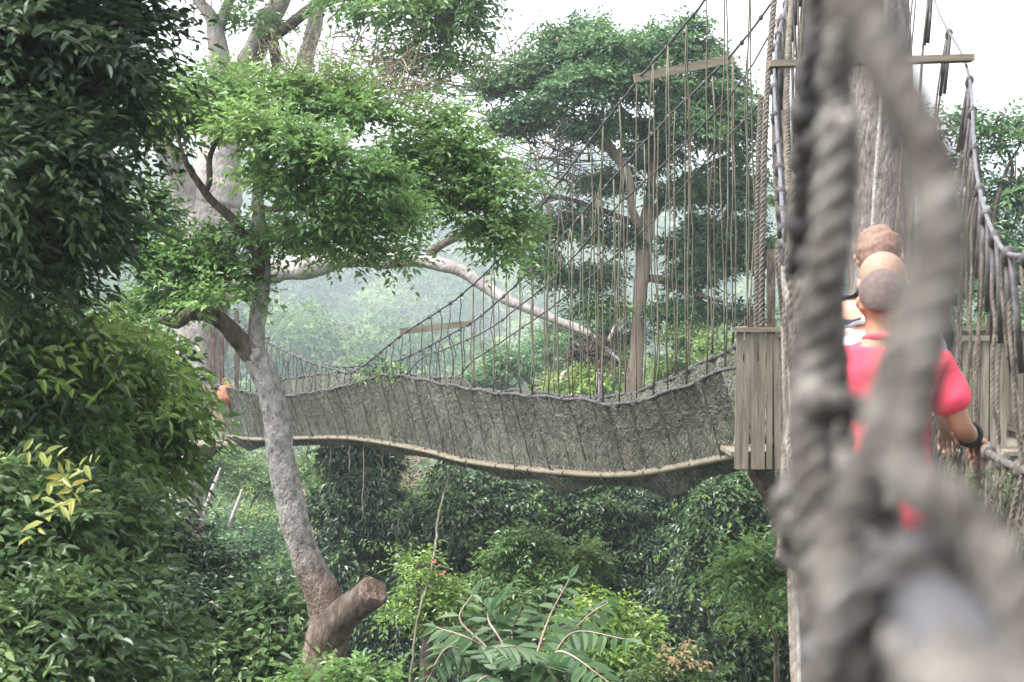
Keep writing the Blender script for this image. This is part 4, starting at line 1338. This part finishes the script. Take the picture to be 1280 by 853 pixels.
# closest suspender: thick grey rope loops just in front of us, wrapped over the hand rope
def near_rope(pts, r, name='suspender', mat='rope_near', par=None):
    mb = MB()
    mb.rope(cat_rom([P(*q) for q in pts], 8), r, r * 3.6, 7, 8)
    return mb.build(name, M[mat], par or ob, True)


near_rope([(1052, -420, .58), (1052, -120, .54), (1075, 0, .52), (1118, 100, .51), (1160, 190, .50), (1180, 290, .49), (1160, 400, .485), (1140, 500, .48), (1130, 560, .475), (1140, 600, .47), (1188, 636, .465), (1238, 690, .46), (1276, 770, .45), (1286, 900, .44)], .0074)
near_rope([(1060, -420, .62), (1072, -100, .60), (1100, 60, .58), (1142, 170, .56), (1165, 270, .54), (1150, 370, .53), (1118, 460, .52), (1096, 560, .51), (1066, 620, .51), (1048, 680, .51), (1044, 760, .50), (1040, 900, .50)], .0064)
near_rope([(1046, -400, .84), (1044, -40, .82), (1043, 60, .81), (1042, 130, .81), (1046, 190, .80)], .0048)
near_rope([(1062, -400, .84), (1060, -40, .83), (1058, 60, .82), (1052, 130, .81), (1048, 190, .80)], .0042)
near_rope([(1046, 150, .80), (1046, 250, .80), (1030, 380, .80), (1018, 470, .80), (1016, 560, .79), (1020, 640, .78), (1028, 720, .78), (1042, 800, .78), (1046, 900, .78)], .0096)
near_rope([(1060, 170, .85), (1036, 280, .85), (1010, 400, .86), (998, 500, .87), (1002, 600, .86), (1010, 720, .86), (1016, 900, .86)], .0060)
near_rope([(1046, 560, .98), (1012, 640, 1.0), (1006, 720, 1.0), (1014, 800, 1.0), (1018, 900, 1.0)], .0078)
# knots of those loops round the hand rope, plus dark coils for shaded gaps
def coil(c, ax, R_, r, turns, pitch, name='knot_and_gap_shade', mat='rope_near'):
    ax = np.asarray(ax, float) / np.linalg.norm(ax)
    u = np.cross(ax, [0, 0, 1.0])
    u /= np.linalg.norm(u)
    v = np.cross(u, ax)
    a = np.linspace(0, turns * 2 * math.pi, int(turns * 26))
    p = c + np.cos(a)[:, None] * u * R_ + np.sin(a)[:, None] * v * R_ + ax * (a / (2 * math.pi) * pitch - turns * pitch / 2)[:, None]
    mb = MB()
    mb.rope(p, r, r * 5.5, 7, 8)
    return mb.build(name, M[mat], ob, True)


ax = np.array([.143, 1, -.05])
c0 = np.array([LX(.45) + .004, .45, Zr(.45)])
near_rope([(1046, 740, .52), (1072, 728, .51), (1110, 726, .50), (1150, 728, .485), (1196, 742, .47), (1226, 800, .46), (1230, 900, .45)], .0062)
coil(P(1168, 790, .50), ax, .0205, .0068, 3, .016, mat='rope_dark')  # dark coil added to stand for the shadowed hollow around the sleeve
coil(P(1020, 672, .99), (.2, .3, 1), .012, .008, 1.6, .03, mat='rope_dark')  # dark colour put in for the shade in a gap between ropes
coil(P(1062, 785, .77), (.2, .3, 1), .013, .007, 1.6, .03, mat='rope_dark')  # another added coil whose dark colour stands for shade between ropes
coil(P(1042, 640, .95), ax, .022, .010, 2.2, .02)
near_rope([(1000, 508, .84), (1012, 500, .79), (1032, 502, .77), (1052, 505, .78), (1066, 512, .80)], .0066)
mb = MB()
mb.tube([P(1230, 1000, .34), P(1205, 880, .38), P(1186, 800, .43), P(1165, 770, .47)], .0108, 14)
mb.build('cable_sleeve', M['sleeve'], ob, True)
# tarred cord with knots just beyond
mb = MB()
q = [P(x, y, d) for x, y, d in ((1030, -200, .98), (1020, 0, 1.0), (1012, 70, 1.0), (1003, 140, 1.02), (1002, 210, 1.04), (998, 280, 1.06), (990, 340, 1.1))]
mb.rope(cat_rom(q, 8), .0052, .03, 6, 6)
knots(mb, [q[3], q[5], q[4] + (.003, 0, .02)], .0088)
knots(mb, [q[3] + (.006, 0, -.015), q[4] + (.004, 0, .01), q[3] + (.008, 0, .012), q[5] + (.006, 0, -.018)], .0075)
mb.build('tarred_cord', M['rope_dark'], ob, True)


# ==================================================================== people
def skin(nodes, edges, sub=2, root=None):
    """one smooth continuous surface grown on a skeleton; nodes: name -> (x,y,z, rx, ry)"""
    names = list(nodes)
    ix = {n: i for i, n in enumerate(names)}
    me = bpy.data.meshes.new('skeleton')
    me.from_pydata([nodes[n][:3] for n in names], [(ix[a], ix[b]) for a, b in edges], [])
    o = bpy.data.objects.new('skeleton', me)
    C.objects.link(o)
    m = o.modifiers.new('skin', 'SKIN')
    m.use_smooth_shade = True
    lay = me.skin_vertices[0].data
    for i, n in enumerate(names):
        r = nodes[n][3:]
        lay[i].radius = (r[0], r[1] if len(r) > 1 else r[0])
        lay[i].use_root = n == (root or names[0])
    s_ = o.modifiers.new('sub', 'SUBSURF')
    s_.levels = s_.render_levels = sub
    bpy.context.view_layer.update()
    out = bpy.data.meshes.new_from_object(o.evaluated_get(bpy.context.evaluated_depsgraph_get()))
    bpy.data.objects.remove(o)
    bpy.data.meshes.remove(me)
    return out


def chain(*n):
    return [(n[i], n[i + 1]) for i in range(len(n) - 1)]


def hand_nodes(N, E, tag_, wrist, to, up, curl):
    """palm, four unequal bent fingers and a thumb"""
    w_ = np.asarray(wrist, float)
    f = np.asarray(to, float)
    f = f / np.linalg.norm(f)
    u = np.asarray(up, float)
    s = np.cross(f, u)
    s = s / np.linalg.norm(s)
    u = np.cross(s, f)
    palm = w_ + f * .045
    N[tag_ + 'palm'] = (*palm, .036, .020)
    kn = w_ + f * .085
    N[tag_ + 'kn'] = (*kn, .038, .017)
    E += chain(tag_ + 'wrist', tag_ + 'palm', tag_ + 'kn')
    for i, (o_, L) in enumerate(((.03, .068), (.010, .076), (-.010, .070), (-.029, .055))):
        b = kn + s * o_ + f * .006
        a1 = curl
        p1 = b + (f * math.cos(a1) - u * math.sin(a1)) * L * .45
        a2 = curl * 2.1
        p2 = p1 + (f * math.cos(a2) - u * math.sin(a2)) * L * .33
        a3 = curl * 3
        p3 = p2 + (f * math.cos(a3) - u * math.sin(a3)) * L * .26
        for k, p in enumerate((b, p1, p2, p3)):
            N[f'{tag_}f{i}{k}'] = (*p, .0088 - .0006 * k)
        E += chain(tag_ + 'kn', *[f'{tag_}f{i}{k}' for k in range(4)])
    b = w_ + f * .03 + s * .036 - u * .006
    p1 = b + (f * .7 + s * .5 - u * .5) * .034
    p2 = p1 + (f * .8 - u * .7 - s * .1) * .028
    for k, p in enumerate((b, p1, p2)):
        N[f'{tag_}t{k}'] = (*p, .0105 - .001 * k)
    E += chain(tag_ + 'palm', *[f'{tag_}t{k}' for k in range(3)])


def ellip(mb, c, r, n=18, m=12, lo=-1.0, squash=None):
    """closed ellipsoid cap, cut off below the relative height lo"""
    c = np.asarray(c, float)
    th = np.linspace(math.acos(max(-1, lo)), 0, m)
    a = np.arange(n) * 2 * math.pi / n
    V = np.stack([np.sin(th)[:, None] * np.cos(a) * r[0], np.sin(th)[:, None] * np.sin(a) * r[1], np.cos(th)[:, None] * np.ones(n) * r[2]], -1)
    if squash is not None:
        V = squash(V)
    V = V + c
    i, j = np.meshgrid(np.arange(m - 1), np.arange(n), indexing='ij')
    F = np.stack([i * n + j, i * n + (j + 1) % n, (i + 1) * n + (j + 1) % n, (i + 1) * n + j], -1)
    mb.add(V, F)


def person(label, loc, yaw, H, skin_m, shirt_m, trouser_m, hair_m, hair, arms, group=None, bare_arm=True, turn=0.0, broad=1.0):
    k = H / 1.75
    t = thing('person', label, 'person', loc, group)
    t.rotation_euler = (0, 0, yaw)

    def put(me, name, mat, smooth=True, parent=None):
        me.materials.clear()
        me.materials.append(M[mat])
        for p in me.polygons:
            p.use_smooth = smooth
        o = bpy.data.objects.new(name, me)
        C.objects.link(o)
        o.parent = parent or t
        return o
    g = lambda x, y, z, *r: (x * k, y * k, z * k, *[q * k * 1.13 for q in r])
    N, E = {}, []
    N['pelvis'] = g(0, 0, .95, .15, .11)
    N['belly'] = g(0, .01, 1.10, .14, .105)
    N['chest'] = g(0, 0, 1.28, .155 * broad, .11)
    N['upper'] = g(0, -.01, 1.41, .125 * broad, .085)
    N['neck'] = g(0, 0, 1.49, .056, .056)
    N['neck2'] = g(0, .012, 1.545, .055, .057)
    N['jaw'] = g(0, .028, 1.60, .062, .076)
    N['skull'] = g(0, .020, 1.665, .077, .092)
    N['crown_'] = g(0, .012, 1.725, .056, .070)
    E += chain('pelvis', 'belly', 'chest', 'upper', 'neck', 'neck2', 'jaw', 'skull', 'crown_')
    N['nose0'] = g(0, .115, 1.645, .012)
    N['nose1'] = g(0, .132, 1.622, .013)
    E += chain('skull', 'nose0', 'nose1')
    for s, sd in ((-1, 'l'), (1, 'r')):
        N[sd + 'ear'] = g(s * .085, .004, 1.640, .010, .022)
        N[sd + 'ear2'] = g(s * .092, -.010, 1.650, .008, .018)
        E += chain('skull', sd + 'ear', sd + 'ear2')
        el, wr, to, curl = arms[sd]
        N[sd + 'sho'] = g(s * .195 * broad, -.005, 1.405, .058)
        N[sd + 'elb'] = (*[q * k for q in el], .040 * k, .040 * k)
        m_ = [(a * .55 + b * .45) for a, b in zip((s * .195 * broad, -.005, 1.405), el)]
        N[sd + 'upa'] = (*[q * k for q in m_], .052 * k, .052 * k)
        N[sd + 'foa'] = (*[(a * .65 + b * .35) * k for a, b in zip(el, wr)], .042 * k, .042 * k)
        N[sd + 'wrist'] = (*[q * k for q in wr], .028 * k, .024 * k)
        E += chain('upper', sd + 'sho', sd + 'upa', sd + 'elb', sd + 'foa', sd + 'wrist')
        hand_nodes(N, E, sd, N[sd + 'wrist'][:3], to, (0, 0, 1), curl)
        N[sd + 'hip'] = g(s * .095, 0, .88, .088)
        N[sd + 'thi'] = g(s * .10, .012, .68, .078)
        N[sd + 'kne'] = g(s * .10, .02, .50, .058)
        N[sd + 'cal'] = g(s * .10, -.01, .36, .056)
        N[sd + 'ank'] = g(s * .10, -.03, .09, .038)
        N[sd + 'heel'] = g(s * .10, -.05, .04, .032)
        N[sd + 'ball'] = g(s * .105, .10, .035, .042, .028)
        N[sd + 'toe'] = g(s * .105, .17, .03, .034, .02)
        E += chain('pelvis', sd + 'hip', sd + 'thi', sd + 'kne', sd + 'cal', sd + 'ank', sd + 'ball', sd + 'toe') + [(sd + 'ank', sd + 'heel')]
    put(skin(N, E), 'body', skin_m)
    # face
    mb = MB()
    for s in (-1, 1):
        ellip(mb, (s * .032 * k, .100 * k, 1.655 * k), (.012 * k, .010 * k, .010 * k), 10, 7)
    o = mb.build('eyes', M['eye'], None, True)
    o.parent = t
    mb = MB()
    ellip(mb, (0, .098 * k, 1.592 * k), (.024 * k, .010 * k, .007 * k), 12, 7)
    o = mb.build('mouth', M['skin_fair' if skin_m == 'skin_fair' else 'skin_dark'], None, True)
    o.parent = t
    # shirt: a looser surface over the trunk and the upper arms, open at neck, cuffs and hem
    Sn, Se = {}, []
    Sn['hem'] = g(0, 0, .755, .185, .14)
    Sn['hem2'] = g(0, 0, .93, .178, .135)
    Sn['belly'] = g(0, .01, 1.10, .165, .128)
    Sn['chest'] = g(0, 0, 1.28, .178 * broad, .130)
    Sn['upper'] = g(0, -.01, 1.41, .145 * broad, .102)
    Sn['col'] = g(0, -.002, 1.478, .085, .078)
    Sn['col2'] = g(0, .002, 1.515, .069, .069)
    Se += chain('hem', 'hem2', 'belly', 'chest', 'upper', 'col', 'col2')
    for s, sd in ((-1, 'l'), (1, 'r')):
        sh = np.array((s * .200 * broad, -.005, 1.41))
        el = np.array(arms[sd][0])
        Sn[sd + 'sho'] = g(*sh, .078)
        Sn[sd + 's2'] = g(*(sh * .62 + el * .38), .072)
        Sn[sd + 's3'] = g(*(sh * .28 + el * .72), .066)
        Se += chain('upper', sd + 'sho', sd + 's2', sd + 's3')
        if not bare_arm:
            wr = np.array(arms[sd][1])
            Sn[sd + 's4'] = g(*el, .052)
            Sn[sd + 's5'] = g(*(el * .1 + wr * .9), .040)
            Se += chain(sd + 's3', sd + 's4', sd + 's5')
    me = skin(Sn, Se)
    # cloth wrinkles
    for v in me.vertices:
        n_ = mnoise.noise(Vector((v.co.x * 9, v.co.y * 9, v.co.z * 16))) * .018 + mnoise.noise(Vector((v.co.x * 4, v.co.y * 4, v.co.z * 6))) * .014
        v.co += v.normal * n_ * k
    put(me, 'shirt', shirt_m)
    mb = MB()
    a = np.linspace(0, 2 * math.pi, 30)
    mb.tube(np.column_stack([np.cos(a) * .066 * k, (.003 + np.sin(a) * .068) * k, (1.512 - .012 * np.sin(a)) * k]), .012 * k, 7, False)
    o = mb.build('collar', M[shirt_m], None, True)
    o.parent = t
    Tn, Te = {}, []
    Tn['waist'] = g(0, 0, 1.00, .155, .115)
    Tn['hips'] = g(0, 0, .90, .165, .125)
    Te += chain('waist', 'hips')
    for s, sd in ((-1, 'l'), (1, 'r')):
        Tn[sd + 'a'] = g(s * .098, 0, .78, .100)
        Tn[sd + 'b'] = g(s * .10, .018, .50, .078)
        Tn[sd + 'c'] = g(s * .10, -.02, .12, .066)
        Te += chain('hips', sd + 'a', sd + 'b', sd + 'c')
    put(skin(Tn, Te), 'trousers', trouser_m)
    mb = MB()
    for s in (-1, 1):
        mb.tube(np.array([(s * .10, -.075, .035), (s * .10, -.05, .045), (s * .103, .05, .045), (s * .106, .13, .035), (s * .106, .20, .03), (s * .106, .215, .03)]) * k,
                np.array([.02, .040, .046, .048, .036, .012]) * k, 10)
    o = mb.build('shoes', M['shirt_dark'], None, True)
    o.parent = t
    # hair
    mb = MB()
    lift = {'shaved': 1.0, 'short': 1.06, 'thin': 1.03}[hair]

    def nap(V):
        W = V.copy()
        back = np.clip(-V[..., 1] / (.1 * k), 0, 1)
        W[..., 2] -= back * .035 * k * np.clip(1 - V[..., 2] / (.09 * k), 0, 1)      # hairline lower at the nape
        if hair == 'short':
            for i in range(W.shape[0]):
                for j in range(W.shape[1]):
                    n_ = mnoise.noise(Vector(W[i, j] * 45)) * .014
                    W[i, j] *= 1 + n_ / .09
        return W
    ellip(mb, (0, .014 * k, 1.672 * k), (.0865 * k * lift, .104 * k * lift, .088 * k * lift), 28, 16, -.30, nap)
    o = mb.build('hair', M[hair_m], None, True)
    o.parent = t
    return t


YAW = -math.atan(.143)
G_P = 'people walking across the bridge'


def stand(d, side=.315):
    return (float(LX(d) + side), d, float(Zf(d) + .02))


# arms: elbow, wrist, direction of the hand, finger curl  (local: x right, y ahead, z up)
Lw = lambda d: (float(LX(d)), d, float(Zr(d)))
man = person('man in coral red polo shirt with shaved head seen from behind holding the rope rail', stand(6.5, .298), YAW, 1.69,
             'skin_dark', 'shirt', 'denim', 'shaved', 'shaved',
             {'r': ((.275, -.03, 1.19), (.318, .15, 1.165), (.25, .6, -.35), .75), 'l': ((-.255, -.03, 1.19), (-.275, .16, 1.165), (-.2, .7, -.3), .75)}, G_P, broad=.92)
mb = MB()
a = np.linspace(0, 2 * math.pi, 20)
c_ = np.array((.310, .118, 1.17)) * (1.69 / 1.75)
mb.tube(np.column_stack([c_[0] + np.cos(a) * .036, np.full(20, c_[1]), c_[2] + np.sin(a) * .036]), .011, 6, False)
o = mb.build('wrist_strap', M['strap'], None, True)
o.parent = man
person('person with short fair hair and pale shirt directly ahead of the man in coral', stand(7.25, .335), YAW, 1.77,
       'skin_fair', 'shirt_white', 'denim', 'blond', 'thin',
       {'r': ((.235, .04, 1.15), (.25, .24, 1.08), (.1, .7, -.3), .6), 'l': ((-.26, .02, 1.15), (-.27, .22, 1.10), (-.1, .7, -.3), .6)}, G_P, broad=.82)
person('foremost walker with tousled brown hair and dark top nearest the trunk', stand(8.1, .36), YAW, 1.90,
       'skin_fair', 'shirt_dark', 'denim', 'brownhair', 'short',
       {'r': ((.235, .04, 1.15), (.25, .24, 1.08), (.1, .7, -.3), .6), 'l': ((-.26, .02, 1.15), (-.27, .22, 1.10), (-.1, .7, -.3), .6)}, G_P)


# --------------------------------------------------------------- air, light
hz = MB()
hz.box((0, 570, 52), (570, 600, 62))
hm = bpy.data.materials.new('valley mist')
hm.use_nodes = True
nt = hm.node_tree
nt.nodes.remove(nt.nodes['Principled BSDF'])
pv = nt.nodes.new('ShaderNodeVolumePrincipled')
pv.inputs['Color'].default_value = (.80, .89, 1.0, 1)
pv.inputs['Density'].default_value = HAZE = .0007
pv.inputs['Anisotropy'].default_value = .0
nt.links.new(pv.outputs['Volume'], nt.nodes['Material Output'].inputs['Volume'])
h = hz.build('haze', hm)
h['kind'] = 'stuff'
h['label'] = 'thin mist filling the valley'

w = bpy.data.worlds.new('World')
S.world = w
w.use_nodes = True
nt = w.node_tree
sky = nt.nodes.new('ShaderNodeTexSky')
sky.sky_type = 'NISHITA'
sky.sun_disc = False
SUN_EL, SUN_AZ = R(60), R(-110)
sky.sun_elevation = SUN_EL
sky.sun_rotation = SUN_AZ
sky.air_density = 1.0
sky.dust_density = 4.0
hs = nt.nodes.new('ShaderNodeHueSaturation')
hs.inputs['Saturation'].default_value = .18        # overcast: nearly white cloud sheet
nt.links.new(sky.outputs['Color'], hs.inputs['Color'])
bg = nt.nodes['Background']
bg.inputs['Strength'].default_value = .15
nt.links.new(hs.outputs['Color'], bg.inputs['Color'])

sl = bpy.data.lights.new('sun', 'SUN')
sl.energy = 1.5
sl.angle = R(14)
sl.color = (1, .96, .90)
so = bpy.data.objects.new('sun', sl)
C.objects.link(so)
# light arrives from the sun direction (azimuth measured from +Y towards +X)
sd = Vector((math.sin(SUN_AZ) * math.cos(SUN_EL), math.cos(SUN_AZ) * math.cos(SUN_EL), math.sin(SUN_EL)))
so.rotation_euler = (-sd).to_track_quat('-Z', 'Y').to_euler()
so.location = (0, 0, 80)

cd = bpy.data.cameras.new('camera')
cd.sensor_width = 36
cd.lens = 36 * FPX / 1280
cd.clip_start = .02
cd.clip_end = 4000
cd.dof.use_dof = True
cd.dof.focus_distance = 23
cd.dof.aperture_fstop = cd.lens / 7.0
co = bpy.data.objects.new('camera', cd)
C.objects.link(co)
co.location = (0, 0, CZ)
co.rotation_euler = (R(90) - PITCH, 0, 0)
S.camera = co

S.view_settings.view_transform = 'Standard'
S.view_settings.look = 'None'
S.view_settings.gamma = 1
S.view_settings.use_curve_mapping = False
S.view_settings.exposure = 2.2
S.render.resolution_x, S.render.resolution_y = 1024, 682
S.cycles.max_bounces = 6
S.cycles.diffuse_bounces = 3
S.cycles.glossy_bounces = 2
S.cycles.transmission_bounces = 4
S.cycles.volume_bounces = 0
